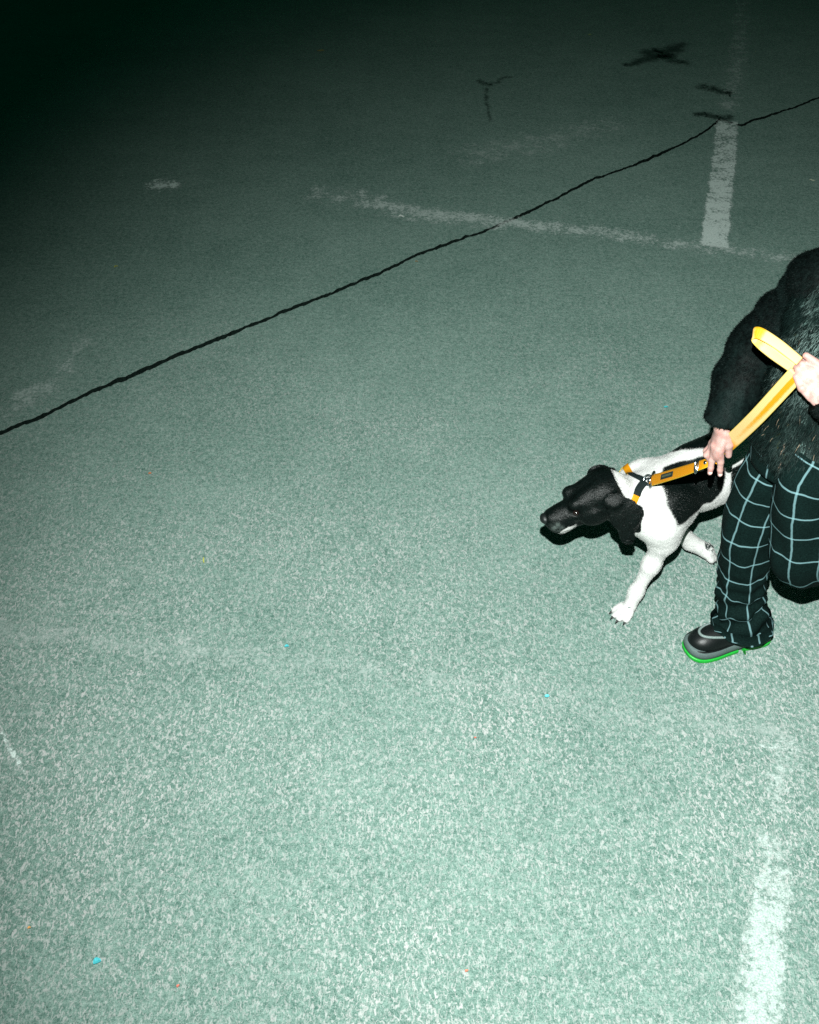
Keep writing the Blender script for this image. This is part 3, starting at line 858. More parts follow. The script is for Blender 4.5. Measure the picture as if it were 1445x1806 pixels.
def fur(name, parent, mat, v, f, count, length, width, dirs, lift, vattrs, seed=1, jitter=0.35, droop=0.0):
    """short hair: one thin blade per hair, lying back over the surface"""
    g = np.random.default_rng(seed)
    f = np.asarray(f); A_ = v[f[:, 0]]; B_ = v[f[:, 1]]; C_ = v[f[:, 2]]; D_ = v[f[:, 3]]
    ar = np.linalg.norm(np.cross(C_-A_, D_-B_), axis=1); ar /= ar.sum()
    k = g.choice(len(f), count, p=ar); u, w2 = g.random(count)[:, None], g.random(count)[:, None]
    P = (A_[k]*(1-u)+B_[k]*u)*(1-w2) + (D_[k]*(1-u)+C_[k]*u)*w2
    n_ = vnormals(v, f); N_ = n_[f[k, 0]]
    d = dirs[f[k, 0]]; d = d - (d*N_).sum(1)[:, None]*N_
    d = d/np.maximum(np.linalg.norm(d, axis=1, keepdims=True), 1e-6) + jitter*g.normal(size=(count, 3))*0.5 + N_*lift
    d = d/np.linalg.norm(d, axis=1, keepdims=True)
    sd_ = np.cross(d, N_); sd_ /= np.maximum(np.linalg.norm(sd_, axis=1, keepdims=True), 1e-6)
    L_ = (length*(0.6+0.8*g.random(count)))[:, None]; w_ = width*0.5
    V = np.empty((count, 5, 3)); b0 = P - N_*0.0008
    mid = P + d*L_*0.55; tip = P + d*L_ - V3(0, 0, 1)*droop*L_ - N_*L_*0.12
    V[:, 0] = b0 - sd_*w_; V[:, 1] = b0 + sd_*w_; V[:, 2] = mid + sd_*w_*0.8; V[:, 3] = mid - sd_*w_*0.8; V[:, 4] = tip
    i = np.arange(count)[:, None]*5
    Fq = np.hstack([i+0, i+1, i+2, i+3]).tolist() + np.hstack([i+3, i+2, i+4]).tolist()
    at = {q: np.repeat(np.asarray(val)[f[k, 0]], 5) for q, val in vattrs.items()}
    at['tip'] = np.tile([0, 0, 0.6, 0.6, 1.0], count); at['lot'] = np.repeat(g.random(count), 5)
    o = mesh_obj(name, V.reshape(-1, 3), Fq, mat, parent, smooth=False, attrs=at)
    o['kind'] = 'stuff'
    return o
hdir = np.tile(-HDG, (len(dv), 1)) + np.outer(-0.5 - 0.9*(Z < 0.30), UPV)
hdir = np.where((axd < 0.11)[:, None], -HX*1.0 + 0.2*np.sign(HLs)[:, None]*HLF - 0.3*UPV, hdir)
hsel = df[(axd[df] < 0.11).all(1)]
fur('head_hair', dog, M_COAT, dv, hsel, 45000, 0.0042, 0.0010, hdir, 0.18, {'dark': dark, 'pale': np.clip(pale, 0, 1), 'tick': tick, 'pad': pad}, 9)
fur('coat_hair', dog, M_COAT, dv, df, 120000, 0.0048, 0.0010, hdir, 0.18, {'dark': dark, 'pale': np.clip(pale, 0, 1), 'tick': tick, 'pad': pad})

def sphere(c, r, axes=None, n=14, m=9):
    c = np.array(c, float); A = np.eye(3) if axes is None else np.array([unit(a) for a in axes]); r = np.broadcast_to(np.array(r, float), (3,))
    V = [c + A[2]*r[2]]
    for i in range(1, m):
        th = math.pi*i/m
        for j in range(n):
            ph = 2*math.pi*j/n
            V.append(c + A[0]*r[0]*math.sin(th)*math.cos(ph) + A[1]*r[1]*math.sin(th)*math.sin(ph) + A[2]*r[2]*math.cos(th))
    V.append(c - A[2]*r[2])
    Fc = [(0, 1+j, 1+(j+1) % n) for j in range(n)]
    for i in range(m-2):
        for j in range(n):
            a = 1+i*n+j; b = 1+i*n+(j+1) % n
            Fc.append((a, a+n, b+n, b))
    l = len(V)-1; o = 1+(m-2)*n
    Fc += [(l, o+(j+1) % n, o+j) for j in range(n)]
    return V, Fc
nose = Blob(NS-0.06, NS+0.06, 0.0022)
nose.ell(Hd(0.181, 0, 0.004), (0.014, 0.0195, 0.0155), HA, 0.004)
nose.limb(Hd(0.184, 0, 0.002), Hd(0.178, 0, -0.024), 0.009, 0.005, 0.006)
for sd in (1, -1): nose.limb(Hd(0.196, sd*0.008, 0.002), Hd(0.184, sd*0.020, -0.002), 0.0042, 0.0025, 0.003, op='sub')
nv, nf = nose.mesh(); nv = smoothv(nv, nf, 1, 0.4)
tag(mesh_obj('nose', nv, nf, M_NOSE, dog), 'wet black nose')
for sd in (1, -1):
    v, f = sphere(Hd(0.0905, sd*0.0405, 0.013), 0.0095, HA)
    mesh_obj('eye', v, f, M_EYE, dog)
for (b, d) in CL:
    d = unit(d)
    v, f = tube([b + d*0.006, b + d*0.013, b + d*0.019 - UPV*0.003], [0.0042, 0.0034, 0.0010], 8)
    mesh_obj('claw', v, f, M_CLAW, dog)

# harness: webbing laid on the coat
def on_dog(p, off=0.003):
    loc, nrm, _, _ = BV.find_nearest(Vector(p))
    return np.array(loc) + np.array(nrm)*off, np.array(nrm)
def hug(pts, n, width, off=0.0035):
    P3 = spline(pts, n); Q = []; N_ = []
    for p in P3:
        q, m = on_dog(p, off); Q.append(q); N_.append(m)
    Q = np.array(Q); N_ = np.array(N_)
    for _ in range(2):
        Q[1:-1] = (Q[:-2]+2*Q[1:-1]+Q[2:])/4; N_[1:-1] = (N_[:-2]+2*N_[1:-1]+N_[2:])/4
    T = np.gradient(Q, axis=0)
    return ribbon(Q, np.cross(N_, T), width, 0.0035, 4)
harness = empty('harness', (0, 0, 0)); harness.parent = dog
NB = D(0.11, 0.0, 0.45)                                # centre of the neck loop
RING = on_dog(V3(0.714, 2.657, 0.495), 0.007)[0]
loop_ax = unit(HB - D(0.02, 0, 0.43)); lx = LFT - (LFT@loop_ax)*loop_ax; lx = unit(lx); ly = np.cross(loop_ax, lx)
if ly[2] < 0: ly = -ly
def lp(deg, r=0.12, f=0.0): return NB + loop_ax*f + r*(math.sin(math.radians(deg))*lx + math.cos(math.radians(deg))*ly)
def web(name, res, mat, parent, tone=None):
    v, f, uv = res
    a = {'tone': np.full(len(v), 1.0 if tone is None else tone)}
    return mesh_obj(name, v, f, mat, parent, uvs=uv, attrs=a, smooth=False)
web('neck_strap', hug([V3(0.674, 2.612, 0.472), V3(0.662, 2.592, 0.45), V3(0.655, 2.585, 0.40), V3(0.66, 2.60, 0.34), V3(0.685, 2.67, 0.29), V3(0.70, 2.76, 0.34), V3(0.69, 2.79, 0.42), V3(0.667, 2.757, 0.462), V3(0.670, 2.705, 0.49)], 60, 0.021), M_WEB, harness)
web('shoulder_strap', hug([V3(0.674, 2.612, 0.472), V3(0.680, 2.626, 0.480), V3(0.692, 2.644, 0.484), RING + V3(-0.008, 0, 0)], 26, 0.023, 0.0055), M_BLACKWEB, harness)
web('shoulder_strap', hug([V3(0.668, 2.715, 0.484), V3(0.675, 2.690, 0.488), V3(0.694, 2.672, 0.488), RING + V3(-0.008, 0.003, 0)], 26, 0.023, 0.0055), M_BLACKWEB, harness)

# ------------------------------------------------------------------ the person
FACE = unit([-0.77, -0.63, 0]); RGT = V3(FACE[1], -FACE[0], 0); LAT = RGT     # facing left and towards the camera; RGT = its right
person = empty('person', (1.02, 2.42, 0))
tag(person, 'person in dark furry jacket and check trousers holding a yellow leash', 'person')
PEL = V3(0.995, 2.335, 0.86); CHEST = V3(1.04, 2.325, 1.19); SHC = V3(1.055, 2.322, 1.290)
SR = V3(0.965, 2.432, 1.285); SL = SHC*2 - SR
ELR = V3(0.922, 2.558, 1.085); WRH = V3(0.815, 2.412, 0.878)
ELL = V3(1.175, 2.085, 1.085); WLH = V3(0.952, 2.168, 1.127)
NECK = V3(1.068, 2.315, 1.375); HEADC = V3(1.068, 2.300, 1.53)

# legs of the trousers: tubes with cloth coordinates
R_PATH = [(0.990,2.365,0.93),(0.982,2.384,0.82),(0.970,2.406,0.70),(0.960,2.428,0.55),(0.972,2.442,0.42),(0.985,2.453,0.30),(1.004,2.458,0.18),(1.018,2.456,0.120),(1.026,2.457,0.076)]
R_RAD = [0.076,0.078,0.080,0.078,0.073,0.070,0.067,0.073,0.090]
L_PATH = [(1.035,2.27,0.92),(1.025,2.280,0.82),(1.040,2.290,0.71),(1.058,2.296,0.60),(1.075,2.312,0.51),(1.120,2.360,0.455),(1.20,2.425,0.42),(1.29,2.495,0.39),(1.38,2.565,0.365)]
L_RAD = [0.092,0.092,0.090,0.086,0.084,0.080,0.072,0.072,0.080]
def trouser_leg(path, rad, seam_dir, off, front=False, n=56, m=150):
    P3 = spline(np.c_[np.array(path), np.array(rad)], m); C3 = P3[:, :3]; R3 = P3[:, 3]
    T = np.gradient(C3, axis=0); L = np.concatenate([[0], np.cumsum(np.linalg.norm(np.diff(C3, axis=0), axis=1))])
    V = []; uv = []; ref = np.array(seam_dir, float)
    for i in range(m):
        t_ = unit(T[i]); a_ = unit(ref - (ref@t_)*t_); b_ = np.cross(t_, a_); ref = a_
        low = float(np.clip((L[i]-0.52)/0.25, 0, 1)) if front else float(np.clip((L[i]-0.40)/0.3, 0, 1))*0.4
        for j in range(n+1):
            an = 2*math.pi*(j/n)
            d_ = math.cos(an)*a_ + math.sin(an)*b_
            p = C3[i] + d_*R3[i]
            q = Vector((math.cos(an)*1.1+off, math.sin(an)*1.1, L[i]*5))
            wr = 0.009*noise.noise(q) + 0.006*noise.noise(q*2.3)
            # bunching rings towards the hem, slanting round the leg
            wr += low*(0.0065*math.sin(L[i]*2*math.pi/0.062 + 1.4*math.sin(an+off) + 3*noise.noise(q*0.7)) + 0.008*noise.noise(Vector((math.cos(an)*2.2, math.sin(an)*2.2, L[i]*16+off))))
            p = p + d_*wr
            if front:
                e = float(np.clip((L[i]-0.80)/0.09, 0, 1))
                fwd = max(0.0, float(d_ @ unit([-0.966, -0.259, 0])))
                p = p + V3(0, 0, 0.036*e*fwd**1.3) + unit([-0.966, -0.259, 0])*0.016*e*fwd
            V.append(p); uv.append((an*0.0785+off + low*0.020*noise.noise(q*1.3), L[i] + low*0.030*noise.noise(q*1.9+Vector((5, 1, 2)))))
    k = n+1
    Fc = [(i*k+j, i*k+j+1, (i+1)*k+j+1, (i+1)*k+j) for i in range(m-1) for j in range(n)]
    return np.array(V), Fc, uv
vr, fr, ur = trouser_leg(R_PATH, R_RAD, (0.5, 1.0, 0), 0.270, True)
vl, fl_, ul = trouser_leg(L_PATH, L_RAD, (0.3, 1.0, 0), -0.022)
def hips(n=64, m=16):
    V = []; uv = []
    for i in range(m):
        k = i/(m-1); c = V3(0.998, 2.336, 0.775 + 0.20*k); a_ = 0.118 + 0.012*min(1, k*3); d_ = 0.088 + 0.006*min(1, k*3)
        if i == 0: a_ *= 0.80; d_ *= 0.75
        for j in range(n+1):
            an = 2*math.pi*j/n
            V.append(c - FACE*d_*math.cos(an) + RGT*a_*math.sin(an)); uv.append((an*0.108, -0.19*k))
    k = n+1
    return np.array(V), [(i*k+j, i*k+j+1, (i+1)*k+j+1, (i+1)*k+j) for i in range(m-1) for j in range(n)], uv
vh, fh, uh = hips()
V, Fc = join([(vr, fr), (vl, fl_), (vh, fh)])
# hem turned inwards, so the cloth has a thickness at the shoe
def hem(vv, n=56, m=150, depth=0.05):
    ring = vv[(m-1)*(n+1):]; prev = vv[(m-5)*(n+1):(m-4)*(n+1)]; c = ring.mean(0); inn = c + (ring-c)*0.955
    upr = unit(prev.mean(0)-c)*depth
    rings = [ring, inn, inn + upr]
    W2 = np.vstack(rings); k = n+1
    return W2, [(a*k+j, a*k+j+1, (a+1)*k+j+1, (a+1)*k+j) for a in range(2) for j in range(n)]
trousers = mesh_obj('trousers', V, Fc, M_CHECK, person, uvs=ur + ul + uh)
for vv in (vr, vl):
    h_v, h_f = hem(vv)
    mesh_obj('hem', h_v, h_f, M_CHECK, trousers, uvs=[(0.30+0.0785*2*math.pi*(i % 57)/56, 0.885+0.003*(i//57)) for i in range(len(h_v))])

# shoes
def shoe(origin, fx, upv):
    fx = unit(fx); upv = unit(np.array(upv, float) - (np.array(upv, float)@fx)*fx); fy = np.cross(upv, fx); O_ = np.array(origin, float)
    def L2W(v): v = np.asarray(v, float); return O_ + v[..., 0:1]*fx + v[..., 1:2]*fy + v[..., 2:3]*upv
    half = [(-0.092,0.0),(-0.088,0.020),(-0.070,0.033),(-0.035,0.036),(0.01,0.035),(0.06,0.041),(0.105,0.049),(0.145,0.050),(0.172,0.042),(0.188,0.024),(0.193,0.0)]
    def outl(grow=0.0, x0=-1, x1=1, n=60):
        up_ = spline([(a, b, 0) for a, b in half], n//2+1)[:, :2]
        pts = [(x, y) for x, y in up_] + [(x, -y) for x, y in up_[-2:0:-1]]
        out = []
        for x, y in pts:
            r_ = math.hypot(x-0.05, y*2.2) or 1
            x2 = x + grow*(x-0.05)/r_; y2 = y + grow*math.copysign(1, y)*min(1, abs(y)/0.02)
            out.append((min(max(x2, x0), x1), y2))
        return out
    def slab(levels, x0=-1, x1=1):
        Vv = []; Ff = []
        for z, g in levels:
            Vv += [(x, y, z + (0.010*max(0, (x-0.13)/0.06)**2 if z < 0.06 else 0)) for x, y in outl(g, x0, x1)]
        n_ = len(Vv)//len(levels)
        for i in range(len(levels)-1):
            for j in range(n_):
                k = (j+1) % n_; Ff.append((i*n_+j, i*n_+k, (i+1)*n_+k, (i+1)*n_+j))
        Ff.append(tuple(range(n_))[::-1]); Ff.append(tuple((len(levels)-1)*n_+j for j in range(n_)))
        return Vv, Ff
    root = empty('shoe', (0, 0, 0)); root.parent = person
    tag(root, 'chunky black leather shoe with grey midsole and bright green outsole')
    root.location = V3(0, 0, 0)
    for nm, x0, x1 in (('outsole', 0.030, 1), ('outsole_heel', -1, 0.012)):
        v, f = slab([(0.002, -0.001), (0.004, 0.0025), (0.013, 0.0032), (0.0155, 0.0015)], x0, x1)
        mesh_obj(nm, L2W(v), f, M_GREEN, root, smooth=False)
    v, f = slab([(0.0160, -0.003), (0.018, 0.001), (0.030, 0.002), (0.041, 0.0005), (0.045, -0.004)])
    mesh_obj('midsole', L2W(v), f, M_MIDSOLE, root, smooth=True)
    b = Blob((-0.12, -0.08, 0.03), (0.22, 0.08, 0.20), 0.0035)
    b.ell((0.125, 0, 0.050), (0.062, 0.047, 0.040), None, 0.01)
    b.ell((0.06, 0, 0.052), (0.09, 0.040, 0.052), None, 0.02)
    b.ell((-0.02, 0, 0.060), (0.066, 0.034, 0.055), None, 0.02)
    b.limb((-0.015, 0, 0.07), (-0.010, 0, 0.125), 0.036, 0.033, 0.03)
    b.cut((0, 0, 0.0445), (0, 0, -1), 0.003)
    uv_, uf = b.mesh(); uv_ = smoothv(uv_, uf, 2, 0.4)
    upper = mesh_obj('upper', L2W(uv_), uf, M_LEATHER, root)
    bv = BVHTree.FromPolygons([Vector(p) for p in uv_], [tuple(int(i) for i in q) for q in uf])
    ridge = []
    for a in np.linspace(-1, 1, 44):
        x = 0.155 - 0.105*abs(a)**2.2; y = 0.034*math.sin(a*math.pi/2*1.0) if abs(a) < 1 else 0.034*np.sign(a)
        hit = bv.ray_cast(Vector((x, y, 0.3)), Vector((0, 0, -1)))[0]
        if hit is not None: ridge.append((hit.x, hit.y, hit.z+0.0005))
    v, f = tube(spline(ridge, 60), 0.0042, 8)
    mesh_obj('toe_seam', L2W(v), f, M_WELT, root)
    wl = [(x, y, 0.0465) for x, y in outl(-0.003)]
    v, f = tube(wl + wl[:2], 0.0030, 6, cap=False)
    mesh_obj('welt', L2W(v), f, M_LEATHER, root)
    return root
shoe((1.038, 2.459, 0), (-0.966, -0.259, 0), (0, 0, 1))
AKL = V3(1.40, 2.58, 0.36); shin = unit(V3(1.12, 2.36, 0.455) - AKL)
shoe(AKL - shin*0.11, (-0.25, -0.2, -1.0), shin)

# body: one skin mesh (head, neck, trunk, limbs, hands)
parts = []
b = Blob((0.70, 1.95, 0.02), (1.62, 2.80, 1.76), 0.011)
b.limb(PEL + V3(0, 0, 0.03), CHEST, 0.070, 0.082, 0.04, flat=LAT, ff=1.3)
b.limb(SR*0.8+SHC*0.2 - V3(0,0,0.03), SL*0.8+SHC*0.2 - V3(0,0,0.03), 0.048, 0.048, 0.05)
b.limb(SHC, NECK + V3(0, 0, 0.05), 0.055, 0.050, 0.04)
b.chain([SR + V3(0.014, -0.004, -0.03), V3(0.975, 2.49, 1.185), ELR + V3(0.012, -0.008, 0), WRH], [0.042, 0.036, 0.034, 0.026], 0.01)
b.chain([SL - V3(0,0,0.02), ELL, WLH], [0.045, 0.038, 0.026], 0.03)
b.chain([np.array(R_PATH[1]), np.array(R_PATH[4]), V3(1.03, 2.457, 0.10)], [0.058, 0.048, 0.036], 0.03)
b.chain([np.array(L_PATH[1]), np.array(L_PATH[4]) + V3(0.012, 0.012, 0.012), AKL], [0.058, 0.050, 0.034], 0.03)
v, f = b.mesh(); parts.append((v, [tuple(q) for q in f]))
hb = Blob(HEADC - 0.16, HEADC + 0.17, 0.0055)
HFc = unit(FACE*0.93 - UPV*0.25); HRt = RGT; HUp = np.cross(HRt, HFc); HUp = HUp if HUp[2] > 0 else -HUp
def Q(f_, r_, u_): return HEADC + f_*HFc + r_*HRt + u_*HUp
QA = [HFc, HRt, HUp]
hb.ell(Q(-0.010, 0, 0.025), (0.092, 0.074, 0.088), QA, 0.02)
hb.ell(Q(0.022, 0, -0.040), (0.062, 0.058, 0.070), QA, 0.04)
hb.ell(Q(0.060, 0, -0.088), (0.024, 0.026, 0.020), QA, 0.03)
hb.limb(Q(0.082, 0, 0.005), Q(0.103, 0, -0.033), 0.008, 0.0125, 0.012)
hb.ell(Q(0.092, 0, -0.062), (0.010, 0.024, 0.010), QA, 0.01)
for sd in (1, -1):
    hb.ell(Q(0.078, sd*0.031, 0.005), (0.014, 0.017, 0.011), QA, 0.012, op='sub')
    hb.ell(Q(0.060, sd*0.044, -0.032), (0.026, 0.022, 0.022), QA, 0.02)
    hb.ell(Q(-0.008, sd*0.077, -0.010), (0.018, 0.009, 0.031), QA, 0.006)
hb.limb(Q(-0.03, 0, -0.06), NECK, 0.052, 0.054, 0.03)
v, f = hb.mesh(); v = smoothv(v, f, 1, 0.4); parts.append((v, [tuple(q) for q in f]))

# right hand hanging, back to the camera, index and middle fingers down, strap under the thumb
rh = Blob((0.74, 2.34, 0.69), (0.89, 2.50, 0.92), 0.0021)
X1 = V3(1, 0, 0); BK = unit([0.05, -0.93, 0.36]); DN = unit(V3(0.809, 2.407, 0.805) - WRH)
KN = V3(0.811, 2.407, 0.803)
WA = BK                                             # across the hand: index side towards the camera
rh.limb(WRH - DN*0.03, WRH + DN*0.012, 0.0215, 0.0210, 0.01, flat=X1, ff=0.86)
rh.limb(WRH + DN*0.010, KN + DN*0.002, 0.0255, 0.0350, 0.012, flat=X1, ff=0.46)
IM = KN + WA*0.026 + X1*0.004; MM = KN + WA*0.009 - X1*0.002; RM = KN - WA*0.009 - X1*0.003; PM = KN - WA*0.025 + V3(0, 0, 0.006)
TI = V3(0.829, 2.384, 0.730); TM = V3(0.803, 2.390, 0.731)
rh.chain([IM - DN*0.03, IM, IM*0.52+TI*0.48+X1*0.001, TI*0.8+IM*0.2, TI], [0.0088, 0.0094, 0.0084, 0.0076, 0.0064], 0.004)
rh.chain([MM - DN*0.03, MM, MM*0.52+TM*0.48-X1*0.004, TM*0.8+MM*0.2-X1*0.001, TM], [0.0090, 0.0096, 0.0086, 0.0077, 0.0065], 0.004)
for base in (RM, PM):                               # ring and little finger bent, closing on the strap
    p1 = base + DN*0.026 - X1*0.014; p2 = p1 + DN*0.016 + X1*0.014; p3 = p2 - DN*0.006 + X1*0.014
    rh.chain([base - DN*0.03, base, p1, p2, p3], [0.0088, 0.0092, 0.0085, 0.0078, 0.0068], 0.004)
for base in (IM, MM, RM, PM): rh.limb(base - X1*0.003, base - X1*0.004, 0.0088, 0.0088, 0.008)
rh.limb(KN - X1*0.012 - DN*0.010 + WA*0.010, KN - X1*0.011 - DN*0.008 + WA*0.012, 0.0075, 0.0075, 0.010)
# thumb leaves the side of the palm near its base
TB = WRH + DN*0.024 + WA*0.020 + X1*0.008; TT = V3(0.843, 2.392, 0.789)
rh.chain([TB, TB*0.5 + TT*0.5 + X1*0.004 + WA*0.004, TT], [0.0125, 0.0105, 0.0088], 0.007)
v, f = rh.mesh(); v = smoothv(v, f, 1, 0.4); parts.append((v, [tuple(q) for q in f]))

# left hand closed round the strap in front of the chest
lh = Blob((0.84, 2.10, 1.06), (1.02, 2.30, 1.25), 0.0018)
KL = V3(0.922, 2.199, 1.158)
HXL = unit(V3(0.892, 2.212, 1.184) - WLH); BKL = unit(V3(-0.35, -0.62, 0.70)); BKL = unit(BKL - (BKL@HXL)*HXL); ACR = np.cross(HXL, BKL)   # across: towards the thumb
if ACR[2] < 0: ACR = -ACR
lh.limb(WLH - HXL*0.04, WLH + HXL*0.008, 0.024, 0.024, 0.01, flat=BKL, ff=0.8)
lh.limb(WLH + HXL*0.005, KL - HXL*0.004, 0.028, 0.035, 0.012, flat=BKL, ff=0.46)
for o, l in ((0.029, 0.95), (0.010, 1.08), (-0.010, 1.0), (-0.028, 0.82)):
    m0 = KL + ACR*o + BKL*0.004 - HXL*(0.002 + 6*o*o)
    m1 = m0 + (HXL*0.034 - BKL*0.008)*l - ACR*o*0.28; m2 = m1 + (HXL*0.010 - BKL*0.021)*l - ACR*o*0.15; m3 = m2 + (-HXL*0.014 - BKL*0.012)*l
    lh.chain([m0 - HXL*0.03, m0, m1, m2, m3], [0.0080, 0.0092, 0.0082, 0.0076, 0.0066], 0.0025)
    lh.limb(m0 + BKL*0.003, m0 + BKL*0.004, 0.0085, 0.0085, 0.006)
T0 = WLH + HXL*0.018 + ACR*0.022 - BKL*0.004; T2 = KL + HXL*0.046 + ACR*0.024 + BKL*0.002
lh.chain([T0, T0*0.5 + T2*0.5 + ACR*0.014, T2], [0.0130, 0.0100, 0.0080], 0.005)
v, f = lh.mesh(); v = smoothv(v, f, 1, 0.4); parts.append((v, [tuple(q) for q in f]))
V, Fc = join(parts)
body = mesh_obj('body', V, Fc, M_SKIN, person)
for sd in (1, -1):
    v, f = sphere(Q(0.068, sd*0.031, 0.004), 0.0125, QA); e = mesh_obj('eye', v, f, M_EYEW, body)
    v, f = sphere(Q(0.0775, sd*0.031, 0.003), (0.004, 0.006, 0.006), QA); mesh_obj('iris', v, f, M_IRIS, e)
v, f = sphere(Q(0.097, 0, -0.062), (0.006, 0.022, 0.007), QA); mesh_obj('lip', v, f, M_LIP, body)
def nail(tip, d_, nrm, w_=0.0055):
    d_ = unit(d_); nrm = unit(np.array(nrm) - (np.array(nrm)@d_)*d_)
    v, f = sphere(np.array(tip) - d_*0.003 + nrm*0.0045, (0.0062, w_, 0.0026), [d_, np.cross(nrm, d_), nrm], 12, 6)
    mesh_obj('fingernail', v, f, M_NAIL, body)
nail(TI, TI-IM, BK); nail(TM, TM-MM, BK); nail(TT, TT-TB, BK + X1*0.3, 0.0068); nail(T2, T2-T0, ACR+BKL*0.4, 0.0068)

# hair
hr = Blob(HEADC - 0.2, HEADC + 0.2, 0.007)
hr.ell(Q(-0.022, 0, 0.036), (0.098, 0.086, 0.094), QA, 0.02)
hr.ell(Q(-0.050, 0, -0.050), (0.060, 0.080, 0.090), QA, 0.03)
for sd in (1, -1): hr.limb(Q(-0.015, sd*0.076, 0.01), Q(-0.03, sd*0.072, -0.11), 0.020, 0.016, 0.02)
hr.ell(Q(0.105, 0, -0.035), (0.075, 0.062, 0.085), QA, 0.02, op='sub')
v, f = hr.mesh(); nn_ = vnormals(v, f); v = v + nn_*(0.004*fold(v, 60, (0, 0, 1), 6))[:, None]
mesh_obj('hair', v, f, M_HAIR, person)

# jacket: printed body with black sleeves
jb = Blob((0.72, 1.98, 0.70), (1.42, 2.68, 1.52), 0.0075)
jb.chain([PEL + V3(0, 0, -0.12), PEL + V3(0.0, 0, 0.02), V3(1.015, 2.33, 1.02), CHEST, SHC - V3(0,0,0.04)], [0.100, 0.100, 0.106, 0.114, 0.092], 0.03, flat=LAT, ff=1.32)
jb.limb(SR*0.75+SHC*0.25, SL*0.75+SHC*0.25, 0.062, 0.062, 0.05)
jb.limb(SHC, NECK, 0.075, 0.068, 0.04)
jb.cut((0.995, 2.335, 0.832), (-0.26, 0.30, -1), 0.006)
jb.cut(NECK + V3(0, 0, 0.012), (FACE[0]*0.3, FACE[1]*0.3, 1), 0.012)
v, f = jb.mesh()
nn_ = vnormals(v, f)
v = v + nn_*(0.011*fold(v, 7, (0.25, 0.2, 1), 3) + 0.006*fold(v, 16, (0.8, -0.2, 0.5), 2.5, 3.1))[:, None]
v = smoothv(v, f, 2, 0.4)
jacket = mesh_obj('jacket', v, f, M_PRINT, person)
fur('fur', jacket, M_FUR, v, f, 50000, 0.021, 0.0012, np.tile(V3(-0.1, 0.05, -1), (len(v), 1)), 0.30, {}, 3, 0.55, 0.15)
def sleeve(pts, rads, cutp, cutn, seed):
    P = np.array(pts); lo = P.min(0) - 0.14; hi = P.max(0) + 0.14
    s = Blob(lo, hi, 0.006)
    PP = spline(np.c_[P, np.array(rads)], 26)
    # puffs between creases
    L = np.concatenate([[0], np.cumsum(np.linalg.norm(np.diff(PP[:, :3], axis=0), axis=1))])
    rr = PP[:, 3]*(1 + 0.085*np.sin(L*2*math.pi/0.105 + seed))
    s.chain(list(PP[:, :3]), list(rr), 0.022)
    s.cut(cutp, cutn, 0.006)
    v, f = s.mesh(); nn_ = vnormals(v, f)
    ax = unit(P[-1]-P[0])
    v = v + nn_*(0.016*fold(v, 9, np.cross(ax, FACE)+0.3*ax, 2.5, seed) + 0.007*fold(v, 22, np.cross(ax, [0.1, 0.9, 0.2]), 2.2, seed+4))[:, None]
    v = smoothv(v, f, 2, 0.4)
    o = mesh_obj('sleeve', v, f, M_SLEEVE, jacket)
    fur('pile', o, M_SLEEVE, v, f, 50000, 0.0070, 0.0011, np.tile(ax, (len(v), 1)), 0.55, {}, 4, 0.9)
    tag(o, 'loose black sleeve')
    return o
sleeve([SR + (SHC-SR)*0.35, SR + V3(0.014, -0.004, -0.012), V3(0.975, 2.49, 1.185), ELR + V3(0.012, -0.008, 0), V3(0.892, 2.515, 1.01), V3(0.848, 2.457, 0.94), V3(0.818, 2.414, 0.885)],
       [0.064, 0.066, 0.060, 0.067, 0.063, 0.056, 0.044], V3(0.817, 2.4125, 0.888), DN, 0.4)
sleeve([SL + (SHC-SL)*0.25, SL, SL*0.5+ELL*0.5 + V3(0.01, 0, 0), ELL, ELL*0.5+WLH*0.5 - V3(0,0,0.006), WLH],
       [0.085, 0.088, 0.078, 0.072, 0.058, 0.046], WLH + HXL*0.004, HXL, 2.2)

# ------------------------------------------------------------------ the leash
leash = empty('leash', tuple(RING))
tag(leash, 'wide yellow webbing leash stretched from the dog to both hands', 'leash')
CR_ = V3(1, 0, 0); CU_ = V3(0, 0.643, 0.766)
def strap(name, pts, sides, width, tone, n=70, crown=0.05, parent=leash):
    P = spline(pts, n); Sd = spline(sides, n)
    v, f, uv = ribbon(P, Sd, width, 0.003, 8, crown)
    u = np.array(uv); L = u[:, 0].max()
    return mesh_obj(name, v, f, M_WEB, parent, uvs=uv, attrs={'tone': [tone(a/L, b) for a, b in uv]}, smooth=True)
GR = V3(0.886, 2.212, 1.146)                       # in the left fist
GIN = V3(0.834, 2.404, 0.808)                      # under the right thumb
d12 = unit(GIN - GR)
sd12 = unit(CR_*0.67 - CU_*0.74)
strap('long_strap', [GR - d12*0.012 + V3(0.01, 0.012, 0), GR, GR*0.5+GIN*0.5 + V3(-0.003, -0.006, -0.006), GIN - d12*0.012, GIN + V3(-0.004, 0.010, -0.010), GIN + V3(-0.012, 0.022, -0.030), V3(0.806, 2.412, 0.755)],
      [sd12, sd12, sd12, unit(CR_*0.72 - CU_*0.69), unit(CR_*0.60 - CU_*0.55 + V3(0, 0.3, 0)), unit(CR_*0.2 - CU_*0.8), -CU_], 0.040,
      lambda a, b: (0.95*max(0, 1-abs((b-0.60)/0.19)**3)*float(np.clip(1.35-a*1.5, 0.15, 1))*1.25 if a < 0.74 else min(1, (a-0.74)*12+0.15)))
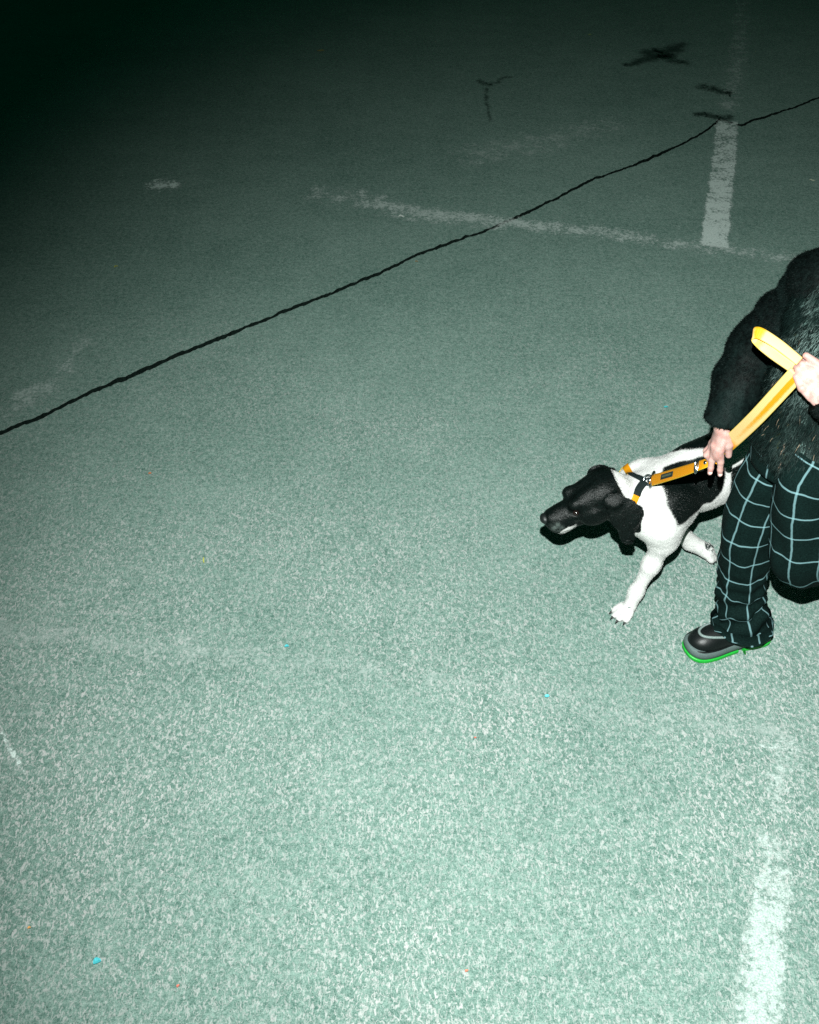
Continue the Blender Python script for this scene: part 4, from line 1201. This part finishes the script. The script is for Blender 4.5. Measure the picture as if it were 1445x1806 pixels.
strap('short_strap', [V3(0.806, 2.412, 0.755), V3(0.788, 2.432, 0.725), V3(0.762, 2.500, 0.650), RING + V3(0.012, -0.035, 0.035), RING + V3(0.006, -0.014, 0.018)],
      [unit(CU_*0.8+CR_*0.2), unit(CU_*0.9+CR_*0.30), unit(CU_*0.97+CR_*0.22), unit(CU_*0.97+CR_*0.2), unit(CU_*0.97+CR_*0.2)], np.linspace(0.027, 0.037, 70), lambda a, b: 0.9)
LE = V3(0.806, 2.290, 1.218)                       # end of the hand loop
LR = V3(0.888, 2.226, 1.188)
dl = unit(LE - LR); ls = unit(CR_*0.55 - CU_*0.0 + CU_*0.84); nl = unit(np.cross(dl, ls)); nl = nl if nl[1] < 0 else -nl
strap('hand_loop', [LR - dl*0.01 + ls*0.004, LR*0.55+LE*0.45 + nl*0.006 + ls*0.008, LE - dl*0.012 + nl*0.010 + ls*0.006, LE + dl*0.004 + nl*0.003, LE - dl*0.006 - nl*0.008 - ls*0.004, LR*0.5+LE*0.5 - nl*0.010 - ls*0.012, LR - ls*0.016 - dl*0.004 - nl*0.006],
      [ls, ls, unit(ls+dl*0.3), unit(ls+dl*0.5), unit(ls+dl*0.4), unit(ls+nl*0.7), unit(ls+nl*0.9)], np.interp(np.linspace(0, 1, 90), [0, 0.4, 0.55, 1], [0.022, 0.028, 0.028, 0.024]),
      lambda a, b: 0.9*max(0, 1-abs((a-0.45)/0.07)**2) + 0.6*max(0, 1-abs((a-0.62)/0.06)**2), 90, 0.03)  # orange bands paint the shading where the loop folds over
# label patch and its stitched marks on the short strap
sp = spline([V3(0.806, 2.412, 0.755), V3(0.788, 2.432, 0.725), V3(0.762, 2.500, 0.650), RING + V3(0.012, -0.035, 0.035), RING + V3(0.006, -0.014, 0.018)], 70)
def on_strap(i):
    tt = unit(sp[i+1]-sp[i-1]); ss = unit(CU_*0.97+CR_*0.22); ss = unit(ss-(ss@tt)*tt); n2 = np.cross(tt, ss); n2 = n2 if n2 @ V3(-0.23, -0.77, 0.60) > 0 else -n2
    return sp[i], tt, ss, n2
c, tt, ss, n2 = on_strap(43)
v, f = rbox(c + n2*0.0042, (tt, ss, n2), (0.040, 0.0080, 0.0010), 0.0006)
patch = mesh_obj('label_patch', v, f, M_PATCH, leash, smooth=False)
for k in range(7):
    v, f = rbox(c + n2*0.0058 + tt*(-0.029+0.0095*k), (tt, ss, n2), (0.0030, 0.0036 if k % 3 else 0.0026, 0.0004), 0.0002)
    mesh_obj('mark', v, f, M_PATCHMARK, patch, smooth=False)
# slide buckle near the hand
c, tt, ss, n2 = on_strap(21)
v, f = join([torus(c + n2*0.003, ss, tt, 0.020, 0.009, 0.0024), tube([c + n2*0.004 - ss*0.019, c + n2*0.004 + ss*0.019], 0.0024, 8)])
mesh_obj('slide_buckle', v, f, M_METAL, leash)
c, tt, ss, n2 = on_strap(9)
v, f = sphere(c + n2*0.004, (0.006, 0.006, 0.003), (tt, ss, n2)); mesh_obj('rivet', v, f, M_METAL, leash)
# swivel clip to the harness ring
c, tt, ss, n2 = on_strap(67)
v, f = join([torus(c, ss, tt, 0.024, 0.008, 0.0032), tube([c - ss*0.026, c + ss*0.026], 0.0036, 10)])
mesh_obj('clip_bar', v, f, M_METAL, leash)
dirr = unit(RING - c)
v, f = join([tube([c + dirr*0.004, c + dirr*0.012, c + dirr*0.020], [0.0075, 0.0085, 0.006], 12), torus(c + dirr*0.030, dirr, ss, 0.014, 0.010, 0.003)])
mesh_obj('swivel_clip', v, f, M_METAL, leash)
v, f = torus(RING + V3(-0.002, 0.0, 0.004), ss, unit(np.cross(ss, dirr)+dirr), 0.016, 0.013, 0.0028)
mesh_obj('ring', v, f, M_METAL, harness)
